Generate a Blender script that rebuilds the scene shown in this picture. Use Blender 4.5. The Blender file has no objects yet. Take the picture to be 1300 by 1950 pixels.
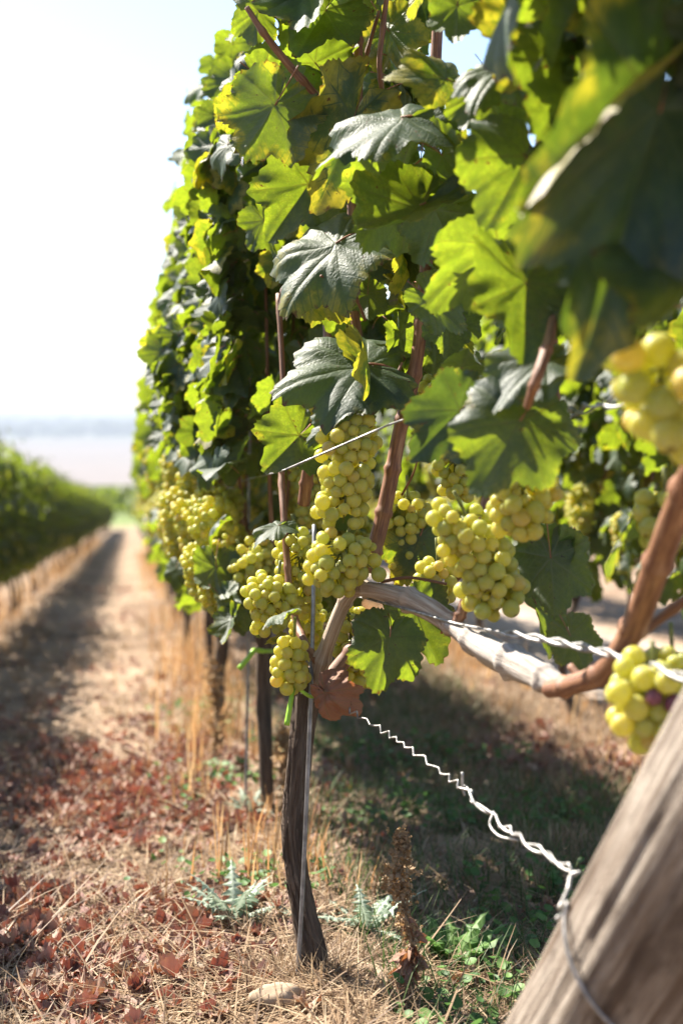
import bpy, math
import numpy as np
from mathutils import Matrix, Vector

S = bpy.context.scene
COL = S.collection
R = math.radians
rng = np.random.default_rng(11)

# ------------------------------------------------------------------ camera, sky, sun, exposure
FPX = 2708.0                       # focal length in photo pixels (50 mm on a 36 mm tall frame of 1950 px)
CAM = np.array([0.0, 0.0, 0.69])
YAW, PITCH = R(8.40), R(4.0)
cd = bpy.data.cameras.new("camera"); cam = bpy.data.objects.new("camera", cd); COL.objects.link(cam)
cd.lens = 50; cd.sensor_fit = 'VERTICAL'; cd.sensor_height = 36; cd.sensor_width = 24
cd.clip_start = 0.02; cd.clip_end = 30000
cam.location = CAM
cam.rotation_euler = (R(90) - PITCH, 0, -YAW)
cd.dof.use_dof = True; cd.dof.focus_distance = 2.03; cd.dof.aperture_fstop = 3.3
S.camera = cam
FWD = np.array([math.sin(YAW)*math.cos(PITCH), math.cos(YAW)*math.cos(PITCH), -math.sin(PITCH)])
RGT = np.array([math.cos(YAW), -math.sin(YAW), 0.0])
UPV = np.cross(RGT, FWD)
SUN = np.array([-0.60, 0.72, 1.0]); SUN = SUN/np.linalg.norm(SUN)
SUN_EL = math.asin(SUN[2]); SUN_AZ = math.atan2(SUN[0], SUN[1])

w = bpy.data.worlds.new("World"); S.world = w; w.use_nodes = True
wn = w.node_tree; bg = wn.nodes["Background"]
sky = wn.nodes.new("ShaderNodeTexSky"); sky.sky_type = 'NISHITA'; sky.sun_disc = False
sky.sun_elevation = SUN_EL; sky.sun_rotation = SUN_AZ
sky.air_density = 1.0; sky.dust_density = 0.9; sky.ozone_density = 2.5
wn.links.new(sky.outputs[0], bg.inputs[0]); bg.inputs[1].default_value = 0.075
sl = bpy.data.lights.new("sun", 'SUN'); so = bpy.data.objects.new("sun", sl); COL.objects.link(so)
sl.energy = 5.0; sl.angle = R(0.5); sl.color = (1.0, 0.93, 0.82)
so.rotation_euler = Vector(SUN).to_track_quat('Z', 'Y').to_euler()
S.view_settings.view_transform = 'Standard'; S.view_settings.look = 'None'
S.view_settings.exposure = 1.95; S.view_settings.gamma = 1.0
S.render.engine = 'CYCLES'
cy = S.cycles
cy.max_bounces = 9; cy.diffuse_bounces = 4; cy.glossy_bounces = 2; cy.transmission_bounces = 5
cy.transparent_max_bounces = 6; cy.volume_bounces = 0
cy.use_denoising = True; cy.sample_clamp_indirect = 6.0
cy.caustics_reflective = False; cy.caustics_refractive = False

# ------------------------------------------------------------------ helpers
def P(px, py, d):
    """the point d metres along the view axis seen at pixel (px, py) of the 1300 x 1950 photo"""
    return CAM + FWD*d + RGT*((px-650)/FPX*d) + UPV*(-(py-975)/FPX*d)
def proj(p):
    q = np.asarray(p) - CAM
    d = q @ FWD
    dd = np.where(np.abs(d) < 1e-6, 1e-6, d)
    return 650 + FPX*(q @ RGT)/dd, 975 - FPX*(q @ UPV)/dd, d
def nrm(v):
    v = np.asarray(v, float)
    return v/np.maximum(np.linalg.norm(v, axis=-1, keepdims=True), 1e-9)

def _hash(ix, iy, s):
    h = (ix.astype(np.int64)*374761393 + iy.astype(np.int64)*668265263 + s*974711) & 0x7fffffff
    h = ((h ^ (h >> 13))*1274126177) & 0x7fffffff
    return ((h ^ (h >> 16)) & 0xffff)/65535.0
def vnoise(x, y, s=0):
    x = np.asarray(x, float); y = np.asarray(y, float)
    ix = np.floor(x); iy = np.floor(y); fx = x-ix; fy = y-iy
    fx = fx*fx*(3-2*fx); fy = fy*fy*(3-2*fy)
    a = _hash(ix, iy, s); b = _hash(ix+1, iy, s); c = _hash(ix, iy+1, s); d = _hash(ix+1, iy+1, s)
    return (a*(1-fx)+b*fx)*(1-fy) + (c*(1-fx)+d*fx)*fy - 0.5

SL = math.tan(R(3.87))
def gbase(y):
    y = np.asarray(y, float)
    yy = np.array([-200, 0, 55, 150, 420, 20000.0])
    zz = np.array([200*SL, 0, -55*SL, -55*SL-95*0.050, -55*SL-95*0.050-270*0.085, -55*SL-95*0.050-270*0.085])
    return np.interp(y, yy, zz)
ROWX = {'hero': 0.27, 'left': -0.77, 'far_left': -2.0, 'right': 1.44, 'far_right': 2.60}
def gz(x, y):
    x = np.asarray(x, float); y = np.asarray(y, float)
    f = np.clip(1 - (np.abs(y)-8)/40, 0, 1)
    b = 0.05*vnoise(x*1.3, y*1.1, 1) + 0.028*vnoise(x*4, y*4, 2) + 0.016*vnoise(x*11, y*11, 3) + 0.007*vnoise(x*29, y*29, 5)
    ridge = 0.0
    for rx in ROWX.values():
        ridge = ridge + 0.03*np.exp(-((x-rx)/0.16)**2)
    near = 1-np.exp(-((x-0.262)**2+(y-2.03)**2)/0.14**2)
    return gbase(y) + f*(b + ridge)*near - 0.012*near
def ground(px, py):
    r = nrm(FWD + RGT*((px-650)/FPX) + UPV*(-(py-975)/FPX))
    t = 1.0
    for _ in range(60):
        p = CAM + r*t
        t += (p[2]-gz(p[0], p[1]))*2.0
        t = max(0.3, min(t, 400))
    return CAM + r*t

def mkmesh(name, V, F, uvs=None, col=None, mats=(), midx=None, smooth=True):
    """V (n,3); F list of int arrays (m,3)/(m,4); uvs {name:(n,2)} and col (n,4) per vertex; midx list of ints per F block"""
    me = bpy.data.meshes.new(name)
    V = np.asarray(V, np.float32)
    F = [np.asarray(f, np.int32) for f in F if len(f)]
    nl = sum(f.size for f in F); nf = sum(len(f) for f in F)
    loops = np.concatenate([f.ravel() for f in F])
    tot = np.concatenate([np.full(len(f), f.shape[1], np.int32) for f in F])
    start = np.concatenate([[0], np.cumsum(tot)[:-1]]).astype(np.int32)
    me.vertices.add(len(V)); me.vertices.foreach_set('co', V.ravel())
    me.loops.add(nl); me.loops.foreach_set('vertex_index', loops)
    me.polygons.add(nf); me.polygons.foreach_set('loop_start', start); me.polygons.foreach_set('loop_total', tot)
    if midx is not None:
        me.polygons.foreach_set('material_index', np.concatenate([np.asarray(m, np.int32) if np.ndim(m) else np.full(len(f), m, np.int32) for f, m in zip(F, midx)]))
    me.polygons.foreach_set('use_smooth', np.full(nf, smooth))
    for k, u in (uvs or {}).items():
        l = me.uv_layers.new(name=k)
        l.data.foreach_set('uv', np.asarray(u, np.float32)[loops].ravel())
    if col is not None:
        a = me.color_attributes.new('data', 'FLOAT_COLOR', 'POINT')
        a.data.foreach_set('color', np.asarray(col, np.float32).ravel())
    for m in mats: me.materials.append(m)
    me.update(); me.validate()
    return me
def link(name, data, parent=None, loc=None):
    o = bpy.data.objects.new(name, data); COL.objects.link(o)
    if parent is not None: o.parent = parent
    if loc is not None: o.location = [float(c) for c in loc]
    return o
def tag(o, label=None, cat=None, group=None, kind=None):
    if label: o['label'] = label
    if cat: o['category'] = cat
    if group: o['group'] = group
    if kind: o['kind'] = kind
    return o
def thing(name, loc, label, cat, group=None):
    return tag(link(name, None, None, loc), label, cat, group)
def copy_tree(o, parent=None):
    c = o.copy(); COL.objects.link(c); c.parent = parent
    for ch in list(o.children): copy_tree(ch, c)
    return c

def spline(pts, n):
    pts = np.asarray(pts, float); m = len(pts)
    if m == 2: return pts[0] + (pts[1]-pts[0])*np.linspace(0, 1, n)[:, None]
    ext = np.vstack([2*pts[0]-pts[1], pts, 2*pts[-1]-pts[-2]])
    t = np.linspace(0, m-1-1e-6, n); i = t.astype(int); f = (t-i)[:, None]
    p0, p1, p2, p3 = ext[i], ext[i+1], ext[i+2], ext[i+3]
    return 0.5*(2*p1+(p2-p0)*f+(2*p0-5*p1+4*p2-p3)*f**2+(3*p1-p0-3*p2+p3)*f**3)
def tube(pts, rad, sides=10, n=24, bark=0.0, seed=0, ridges=5, smoothpath=True):
    """tube along a path: returns V, F(list), uv; bark = relative relief of long ridges"""
    C = spline(pts, n) if smoothpath else np.asarray(pts, float)
    n = len(C)
    r = np.interp(np.linspace(0, 1, n), np.linspace(0, 1, len(rad)), rad) if np.ndim(rad) else np.full(n, rad)
    T = nrm(np.gradient(C, axis=0))
    a = np.array([1.0, 0, 0]) if abs(T[0][0]) < 0.8 else np.array([0, 1.0, 0])
    N = np.zeros_like(C); N[0] = nrm(a - T[0]*(a @ T[0]))
    for i in range(1, n):
        v = N[i-1] - T[i]*(N[i-1] @ T[i]); N[i] = nrm(v)
    B = np.cross(T, N)
    ang = np.linspace(0, 2*np.pi, sides, endpoint=False)
    L = np.concatenate([[0], np.cumsum(np.linalg.norm(np.diff(C, axis=0), axis=1))])
    rr = np.repeat(r[:, None], sides, 1)
    if bark:
        A, H = np.meshgrid(ang, L)
        tw = H*3.0
        nn = vnoise(np.cos(A+tw)*ridges*0.5+7, np.sin(A+tw)*ridges*0.5 + H*4.5, seed) + 0.7*vnoise(np.cos(A)*ridges+3, np.sin(A)*ridges+H*16, seed+1) \
            + 0.9*vnoise(H*9+3, H*0+seed, seed+2)
        rr = rr*(1+bark*nn)
    V = C[:, None, :] + rr[:, :, None]*(np.cos(ang)[None, :, None]*N[:, None, :] + np.sin(ang)[None, :, None]*B[:, None, :])
    V = V.reshape(-1, 3)
    i, j = np.meshgrid(np.arange(n-1), np.arange(sides), indexing='ij')
    jj = (j+1) % sides
    Q = np.stack([i*sides+j, i*sides+jj, (i+1)*sides+jj, (i+1)*sides+j], -1).reshape(-1, 4)
    c0, c1 = len(V), len(V)+1
    V = np.vstack([V, C[0], C[-1]])
    k = np.arange(sides); k2 = (k+1) % sides
    T1 = np.stack([np.full(sides, c0), k2, k], -1)
    T2 = np.stack([np.full(sides, c1), (n-1)*sides+k, (n-1)*sides+k2], -1)
    tri = np.abs(ang/np.pi-1)                                   # seamless round coordinate 0..1..0
    uv = np.vstack([np.stack([np.tile(tri, n), np.repeat(L, sides)], -1), [[0.5, 0]], [[0.5, L[-1]]]])
    return V, [Q, np.vstack([T1, T2])], uv
class Buf:
    def __init__(s): s.V = []; s.Q = []; s.T = []; s.u = []; s.c = []; s.n = 0
    def add(s, V, F, uv=None, c=None):
        for f in F:
            f = np.asarray(f)
            if len(f): (s.Q if f.shape[1] == 4 else s.T).append(f + s.n)
        s.V.append(V); s.n += len(V)
        s.u.append(uv if uv is not None else np.zeros((len(V), 2)))
        s.c.append(c if c is not None else np.tile([0.5, 0.5, 0.5, 1.0], (len(V), 1)))
    def tube(s, *a, **k):
        c = k.pop('c', None)
        V, F, uv = tube(*a, **k); s.add(V, F, uv, None if c is None else np.tile(c, (len(V), 1)))
    def mesh(s, name, mats, smooth=True):
        F = []
        if s.Q: F.append(np.vstack(s.Q))
        if s.T: F.append(np.vstack(s.T))
        return mkmesh(name, np.vstack(s.V), F, {'uv': np.vstack(s.u)}, np.vstack(s.c), mats, None, smooth)

# ------------------------------------------------------------------ materials
class NT:
    def __init__(s, name):
        s.m = bpy.data.materials.new(name); s.m.use_nodes = True
        s.t = s.m.node_tree; s.t.nodes.clear()
        s.out = s.t.nodes.new('ShaderNodeOutputMaterial')
    def n(s, typ, **kw):
        x = s.t.nodes.new('ShaderNode'+typ)
        for k, v in kw.items(): setattr(x, k, v)
        return x
    def l(s, a, b): s.t.links.new(a, b)
    def set(s, sock, v):
        if isinstance(v, bpy.types.NodeSocket): s.l(v, sock)
        elif isinstance(v, (tuple, list)) and len(v) == 3 and sock.type == 'RGBA': sock.default_value = (*v, 1)
        else: sock.default_value = v
    def math(s, op, a, b=0.0, c=0.0, clamp=False):
        x = s.n('Math', operation=op, use_clamp=clamp)
        s.set(x.inputs[0], a); s.set(x.inputs[1], b); s.set(x.inputs[2], c); return x.outputs[0]
    def ramp(s, f, lo, hi, a=0.0, b=1.0):
        x = s.n('MapRange', interpolation_type='SMOOTHSTEP'); s.set(x.inputs['Value'], f)
        x.inputs['From Min'].default_value = lo; x.inputs['From Max'].default_value = hi
        x.inputs['To Min'].default_value = a; x.inputs['To Max'].default_value = b; return x.outputs[0]
    def mix(s, f, a, b, mode='MIX'):
        x = s.n('Mix', data_type='RGBA', blend_type=mode)
        s.set(x.inputs[0], f); s.set(x.inputs[6], a); s.set(x.inputs[7], b); return x.outputs[2]
    def noise(s, vec, scale, detail=3.0, rough=0.55, out=0):
        x = s.n('TexNoise'); x.inputs['Scale'].default_value = scale; x.inputs['Detail'].default_value = detail
        x.inputs['Roughness'].default_value = rough
        if vec is not None: s.l(vec, x.inputs['Vector'])
        return x.outputs[out]
    def bump(s, h, strength, dist, normal=None):
        x = s.n('Bump'); x.inputs['Strength'].default_value = strength; x.inputs['Distance'].default_value = dist
        s.l(h, x.inputs['Height'])
        if normal is not None: s.l(normal, x.inputs['Normal'])
        return x.outputs[0]
    def prin(s, base, rough=0.6, spec=0.4, normal=None, metal=0.0):
        x = s.n('BsdfPrincipled'); s.set(x.inputs['Base Color'], base); s.set(x.inputs['Roughness'], rough)
        x.inputs['Specular IOR Level'].default_value = spec; x.inputs['Metallic'].default_value = metal
        if normal is not None: s.l(normal, x.inputs['Normal'])
        return x
    def uv(s, name='uv'): return s.n('UVMap', uv_map=name).outputs[0]
    def data(s):
        a = s.n('Attribute', attribute_name='data'); q = s.n('SeparateColor'); s.l(a.outputs['Color'], q.inputs[0]); return q.outputs
    def vmul(s, v, xyz):
        x = s.n('VectorMath', operation='MULTIPLY'); s.l(v, x.inputs[0]); x.inputs[1].default_value = xyz; return x.outputs[0]
    def fin(s, sh): s.l(sh, s.out.inputs[0]); return s.m

def leaf_material(name, top1, top2, under, trans, yellow, transyel, yel_amt, trans_fac=0.5, rough=0.42, quilt=1.0):
    t = NT(name)
    d = t.data(); oi = t.n('ObjectInfo')
    rnd = t.math('FRACT', t.math('ADD', d[1], oi.outputs['Random']))
    rnd2 = t.math('FRACT', t.math('MULTIPLY', rnd, 7.31))
    suv = t.n('SeparateXYZ'); t.l(t.uv('vein'), suv.inputs[0]); u, v = suv.outputs[0], suv.outputs[1]
    flat = t.uv('flat')
    off = t.n('CombineXYZ'); t.l(t.math('MULTIPLY', rnd, 31.0), off.inputs[0]); t.l(t.math('MULTIPLY', rnd2, 17.0), off.inputs[1])
    fo = t.n('VectorMath', operation='ADD'); t.l(flat, fo.inputs[0]); t.l(off.outputs[0], fo.inputs[1]); fo = fo.outputs[0]
    wob = t.math('MULTIPLY', t.math('SUBTRACT', t.noise(fo, 6.0, 1.0), 0.5), 0.035)
    wdt = t.math('MULTIPLY_ADD', u, -0.014, 0.022)
    main = t.math('SUBTRACT', 1.0, t.ramp(t.math('DIVIDE', v, wdt), 0.35, 1.15))
    q = t.math('DIVIDE', t.math('ADD', t.math('SUBTRACT', u, t.math('MULTIPLY', v, 0.85)), wob), 0.125)
    fr = t.math('FRACT', q); tri = t.math('MINIMUM', fr, t.math('SUBTRACT', 1.0, fr))
    sec = t.math('SUBTRACT', 1.0, t.ramp(tri, 0.02, 0.115))
    vor = t.n('TexVoronoi', feature='DISTANCE_TO_EDGE'); vor.inputs['Scale'].default_value = 22.0; t.l(fo, vor.inputs['Vector'])
    ter = t.math('SUBTRACT', 1.0, t.ramp(vor.outputs[0], 0.0, 0.16))
    vein = t.math('MAXIMUM', main, t.math('MULTIPLY', sec, 0.65), clamp=True)
    h = t.math('SUBTRACT', t.math('MULTIPLY', t.ramp(vor.outputs[0], 0.0, 0.35), 0.6), t.math('MULTIPLY', vein, 0.9))
    h2 = t.math('ADD', h, t.math('MULTIPLY', t.math('SINE', t.math('MULTIPLY', q, 6.283)), -0.12))
    nb = t.bump(h2, 0.24*quilt, 0.0020)
    n1 = t.noise(fo, 3.2, 4.0, 0.62); n2 = t.noise(fo, 11.0, 3.0)
    edge = t.math('ADD', t.math('MULTIPLY', t.ramp(d[0], 0.45, 1.0), 0.55), t.math('MULTIPLY', t.math('SUBTRACT', n1, 0.5), 1.6))
    edge = t.math('SUBTRACT', edge, t.math('MULTIPLY', t.math('MAXIMUM', vein, t.math('MULTIPLY', sec, 0.9)), 0.25))
    amt = t.math('MULTIPLY', t.ramp(rnd2, 1.0-yel_amt, 1.0), 0.65)
    yel = t.ramp(t.math('ADD', edge, amt), 0.55, 0.95)
    top = t.mix(t.ramp(rnd, 0.15, 0.85), top1, top2)
    top = t.mix(t.math('MULTIPLY', vein, 0.30), top, (0.13, 0.17, 0.05))
    top = t.mix(t.math('MULTIPLY', yel, 0.85), top, yellow)
    top = t.mix(t.math('MULTIPLY', t.ramp(n2, 0.45, 0.75), 0.35), top, t.mix(0.5, top, (0.10, 0.13, 0.08)))
    spots = t.ramp(t.math('ADD', n2, t.math('MULTIPLY', n1, 0.6)), 0.98, 1.05)
    margin = t.math('MULTIPLY', t.ramp(t.math('ADD', d[0], t.math('MULTIPLY', n2, 0.35)), 1.14, 1.22), t.ramp(rnd, 0.45, 0.6))
    spots = t.math('MAXIMUM', spots, margin)
    top = t.mix(spots, top, (0.10, 0.045, 0.015))
    und = t.mix(t.math('MULTIPLY', vein, 0.5), under, (0.22, 0.24, 0.12))
    und = t.mix(t.math('MULTIPLY', yel, 0.7), und, yellow)
    geo = t.n('NewGeometry')
    base = t.mix(geo.outputs['Backfacing'], top, und)
    tr = t.mix(t.math('MULTIPLY', t.math('MAXIMUM', vein, t.math('MULTIPLY', ter, 0.5)), 0.88), trans, (trans[0]*0.55, trans[1]*0.42, trans[2]*0.6))
    tr = t.mix(t.math('MULTIPLY', t.math('SUBTRACT', rnd, 0.5), 0.5, clamp=True), tr, (trans[0]*0.45, trans[1]*0.6, trans[2]))
    tr = t.mix(yel, tr, transyel)
    tr = t.mix(t.ramp(t.math('MULTIPLY', n1, n2), 0.14, 0.36, 0.8, 0.0), tr, (trans[0]*0.5, trans[1]*0.55, trans[2]*0.6))
    tr = t.mix(spots, tr, (0.12, 0.04, 0.01))
    pr = t.prin(base, t.math('MULTIPLY_ADD', n2, 0.22, rough-0.02), 0.62, nb)
    ts = t.n('BsdfTranslucent'); t.l(tr, ts.inputs[0]); pass
    mx = t.n('MixShader'); mx.inputs[0].default_value = trans_fac; t.l(pr.outputs[0], mx.inputs[1]); t.l(ts.outputs[0], mx.inputs[2])
    return t.fin(mx.outputs[0])

M = {}
M['leaf'] = leaf_material('vine_leaf', (0.012, 0.036, 0.023), (0.026, 0.056, 0.020), (0.062, 0.090, 0.045),
                          (0.35, 0.46, 0.018), (0.24, 0.21, 0.025), (0.66, 0.56, 0.03), 0.20, 0.43, 0.46)
M['leaf_mottled'] = leaf_material('mottled_vine_leaf', (0.014, 0.036, 0.026), (0.020, 0.044, 0.026), (0.062, 0.090, 0.045),
                          (0.16, 0.24, 0.015), (0.24, 0.20, 0.025), (0.60, 0.50, 0.03), 0.97, 0.34, 0.45)
M['dead'] = leaf_material('dead_leaf', (0.19, 0.07, 0.055), (0.37, 0.23, 0.175), (0.42, 0.27, 0.21),
                          (0.46, 0.10, 0.045), (0.40, 0.26, 0.18), (0.5, 0.22, 0.08), 0.6, 0.16, 0.6, 1.2)
M['dead_tan'] = leaf_material('tan_dead_leaf', (0.20, 0.125, 0.08), (0.33, 0.235, 0.165), (0.36, 0.26, 0.19), (0.35, 0.16, 0.06), (0.25, 0.13, 0.08), (0.4, 0.18, 0.07), 0.6, 0.14, 0.65, 1.2)
M['brown_leaf'] = leaf_material('dry_brown_leaf', (0.26, 0.12, 0.075), (0.34, 0.19, 0.125), (0.36, 0.20, 0.135),
                          (0.45, 0.14, 0.04), (0.30, 0.14, 0.07), (0.5, 0.2, 0.06), 0.3, 0.25, 0.65, 1.2)

def fibre(name, c1, c2, c3, su, sv, bs=0.5, bd=0.003, rough=0.7, spec=0.3, crack=0.0, blotch=0.0):
    t = NT(name)
    uv = t.vmul(t.uv(), (su, sv, 1)); uv2 = t.vmul(t.uv(), (su*0.35, sv*0.4, 1)); uv3 = t.vmul(t.uv(), (su*3, sv*1.2, 1))
    n = t.noise(uv, 1.0, 6.0, 0.65); n2 = t.noise(uv2, 1.0, 4.0); n3 = t.noise(uv3, 1.0, 4.0, 0.7)
    c = t.mix(t.ramp(n, 0.36, 0.64), c1, c2)
    c = t.mix(t.ramp(n2, 0.50, 0.68), c, c3)
    dark = t.ramp(n3, 0.30, 0.44, 1.0, 0.0)
    c = t.mix(t.math('MULTIPLY', dark, 0.55+crack*0.4), c, (c1[0]*0.35, c1[1]*0.35, c1[2]*0.35))
    h = t.math('ADD', n, t.math('MULTIPLY', n3, 0.5))
    if blotch:
        n4 = t.noise(t.vmul(t.uv(), (7.0, 9.0, 1)), 1.0, 5.0, 0.6); c = t.mix(t.ramp(n4, 0.46, 0.66, 0.0, blotch), c, (0.085, 0.060, 0.045))
        n5 = t.noise(t.vmul(t.uv(), (60.0, 26.0, 1)), 1.0, 4.0, 0.7); c = t.mix(t.ramp(n5, 0.56, 0.70, 0.0, blotch), c, (0.10, 0.072, 0.055)); h = t.math('ADD', h, n5)
    p = t.prin(c, rough, spec, t.bump(h, bs, bd))
    return t.fin(p.outputs[0])
M['bark'] = fibre('old_vine_bark', (0.075, 0.052, 0.040), (0.15, 0.115, 0.09), (0.055, 0.042, 0.034), 9, 14, 0.9, 0.006, 0.85, 0.2, 1.0)
M['cane'] = fibre('brown_cane', (0.13, 0.05, 0.026), (0.27, 0.13, 0.065), (0.37, 0.21, 0.12), 9, 22, 0.6, 0.0015, 0.55, 0.4, 0.4)
M['arm'] = fibre('peeling_arm_bark', (0.30, 0.21, 0.15), (0.50, 0.41, 0.33), (0.22, 0.13, 0.08), 8, 9, 0.9, 0.003, 0.8, 0.25)
M['arm_grey'] = fibre('split_grey_wood', (0.34, 0.29, 0.25), (0.52, 0.47, 0.42), (0.20, 0.15, 0.12), 10, 8, 0.9, 0.004, 0.8, 0.25, 0.6)
M['post'] = fibre('weathered_post_wood', (0.23, 0.185, 0.148), (0.42, 0.365, 0.31), (0.145, 0.105, 0.078), 44, 7.0, 1.0, 0.006, 0.85, 0.2, 1.0, 0.75)
def simple(name, c, rough=0.5, spec=0.4, metal=0.0, var=0.25, sc=40.0):
    t = NT(name); tc = t.n('TexCoord')
    n = t.noise(tc.outputs['Object'], sc, 4.0)
    cc = t.mix(t.ramp(n, 0.3, 0.7), tuple(k*(1-var) for k in c), tuple(min(1, k*(1+var)) for k in c))
    return t.fin(t.prin(cc, rough, spec, t.bump(n, 0.25, 0.002), metal).outputs[0])
M['wire'] = simple('galvanised_wire', (0.30, 0.29, 0.28), 0.5, 0.5, 0.75, 0.45, 90)
M['rod'] = simple('grey_steel_rod', (0.24, 0.24, 0.25), 0.5, 0.5, 0.6, 0.3, 60)
M['tie'] = simple('green_tie', (0.28, 0.52, 0.05), 0.45, 0.4, 0.0, 0.12, 60)
M['rock'] = simple('field_stone', (0.36, 0.27, 0.19), 0.9, 0.2, 0.0, 0.35, 18)
M['stem'] = simple('grape_stem', (0.16, 0.17, 0.05), 0.6, 0.3, 0.0, 0.4, 90)

def berry_material(name, obj_coords):
    t = NT(name); d = t.data(); oi = t.n('ObjectInfo'); tc = t.n('TexCoord')
    rnd = t.math('FRACT', t.math('ADD', d[1], oi.outputs['Random']))
    n = t.noise(tc.outputs['Object'], 1.6 if obj_coords else 130.0, 3.0); n2 = t.noise(tc.outputs['Object'], 5.0 if obj_coords else 400.0, 4.0, 0.7)
    c = t.mix(t.ramp(rnd, 0.05, 0.8), (0.48, 0.51, 0.12), (0.65, 0.60, 0.13))
    c = t.mix(t.ramp(rnd, 0.94, 1.0), c, (0.62, 0.47, 0.15))
    bloom = t.math('MULTIPLY', t.ramp(n, 0.35, 0.72), 0.40)
    c = t.mix(bloom, c, (0.54, 0.58, 0.42))
    c = t.mix(t.math('MULTIPLY', t.ramp(n2, 0.62, 0.70), 0.5), c, (0.20, 0.12, 0.03))
    if obj_coords:
        sx = t.n('SeparateXYZ'); t.l(tc.outputs['Object'], sx.inputs[0])
        c = t.mix(t.ramp(sx.outputs[2], -0.984, -0.992), c, (0.16, 0.10, 0.04))
    p = t.prin(c, t.math('MULTIPLY_ADD', n, 0.25, 0.28), 0.45)
    p.inputs['Subsurface Weight'].default_value = 0.9
    p.inputs['Subsurface Radius'].default_value = (1.0, 0.80, 0.14)
    p.inputs['Subsurface Scale'].default_value = 0.012
    ts = t.n('BsdfTranslucent'); t.l(t.mix(0.5, c, (0.80, 0.74, 0.06)), ts.inputs[0])
    mx = t.n('MixShader'); mx.inputs[0].default_value = 0.5; t.l(p.outputs[0], mx.inputs[1]); t.l(ts.outputs[0], mx.inputs[2])
    return t.fin(mx.outputs[0])
M['berry'] = berry_material('white_grape_skin', True)
M['berry_far'] = berry_material('white_grape_skin_cluster', False)
M['purple'] = simple('purple_raisin', (0.16, 0.05, 0.07), 0.5, 0.4, 0, 0.3, 3)

def blade_material(name, cols, trans=0.35):
    t = NT(name); d = t.data()
    c = t.mix(t.ramp(d[0], 0.0, 0.5), cols[0], cols[1]); c = t.mix(t.ramp(d[0], 0.5, 1.0), c, cols[2])
    p = t.prin(c, 0.55, 0.35); ts = t.n('BsdfTranslucent'); t.l(t.mix(0.35, c, cols[1]), ts.inputs[0])
    mx = t.n('MixShader'); mx.inputs[0].default_value = trans; t.l(p.outputs[0], mx.inputs[1]); t.l(ts.outputs[0], mx.inputs[2])
    return t.fin(mx.outputs[0])
M['straw'] = blade_material('dry_straw', ((0.13, 0.080, 0.050), (0.31, 0.205, 0.118), (0.50, 0.39, 0.26)))
M['stalk'] = blade_material('golden_dry_grass', ((0.30, 0.14, 0.06), (0.46, 0.26, 0.11), (0.56, 0.40, 0.22)), 0.45)
M['grass'] = blade_material('green_grass', ((0.035, 0.075, 0.02), (0.06, 0.12, 0.03), (0.12, 0.16, 0.05)), 0.4)
M['weed'] = blade_material('weed_green', ((0.05, 0.12, 0.03), (0.09, 0.19, 0.045), (0.16, 0.28, 0.07)), 0.42)
M['thistle'] = blade_material('thistle_green', ((0.09, 0.15, 0.09), (0.16, 0.23, 0.15), (0.42, 0.48, 0.38)), 0.3)
M['seed'] = leaf_material('dry_seed_head', (0.26, 0.16, 0.085), (0.40, 0.27, 0.15), (0.40, 0.27, 0.16), (0.5, 0.28, 0.1), (0.42, 0.30, 0.16), (0.5, 0.3, 0.12), 0.3, 0.3, 0.7, 0.5)
M['twig'] = simple('dry_twig', (0.30, 0.22, 0.15), 0.8, 0.2, 0, 0.35, 40)

# ground: one sheet, dry grassy vineyard floor, green vineyard slope lower down, pale ploughed plain beyond
t = NT('vineyard_ground'); geo = t.n('NewGeometry'); pos = geo.outputs['Position']
sp = t.n('SeparateXYZ'); t.l(pos, sp.inputs[0]); X, Y = sp.outputs[0], sp.outputs[1]
na = t.noise(pos, 2.2, 5.0, 0.65); nbz = t.noise(pos, 17.0, 5.0, 0.7); nc = t.noise(pos, 60.0, 4.0, 0.7)
soil = t.mix(t.ramp(nbz, 0.35, 0.65), (0.105, 0.066, 0.041), (0.21, 0.143, 0.092))
strawc = t.mix(t.ramp(nc, 0.35, 0.65), (0.22, 0.150, 0.098), (0.38, 0.285, 0.20))
c = t.mix(t.ramp(na, 0.38, 0.62), soil, strawc)
red = t.math('MULTIPLY', t.ramp(t.noise(pos, 5.5, 4.0, 0.7), 0.56, 0.66), t.ramp(Y, 3.0, 6.0))
c = t.mix(t.math('MULTIPLY', red, 0.3), c, (0.30, 0.14, 0.09))
# bare tilled alley beyond the second row on the right
bare = t.math('MULTIPLY', t.ramp(t.math('ADD', X, t.math('MULTIPLY', na, 0.25)), 1.66, 1.84), t.ramp(t.math('ADD', X, t.math('MULTIPLY', na, 0.25)), 2.75, 2.55))
c = t.mix(bare, c, t.mix(t.ramp(nc, 0.3, 0.7), (0.27, 0.215, 0.175), (0.42, 0.345, 0.285)))
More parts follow.
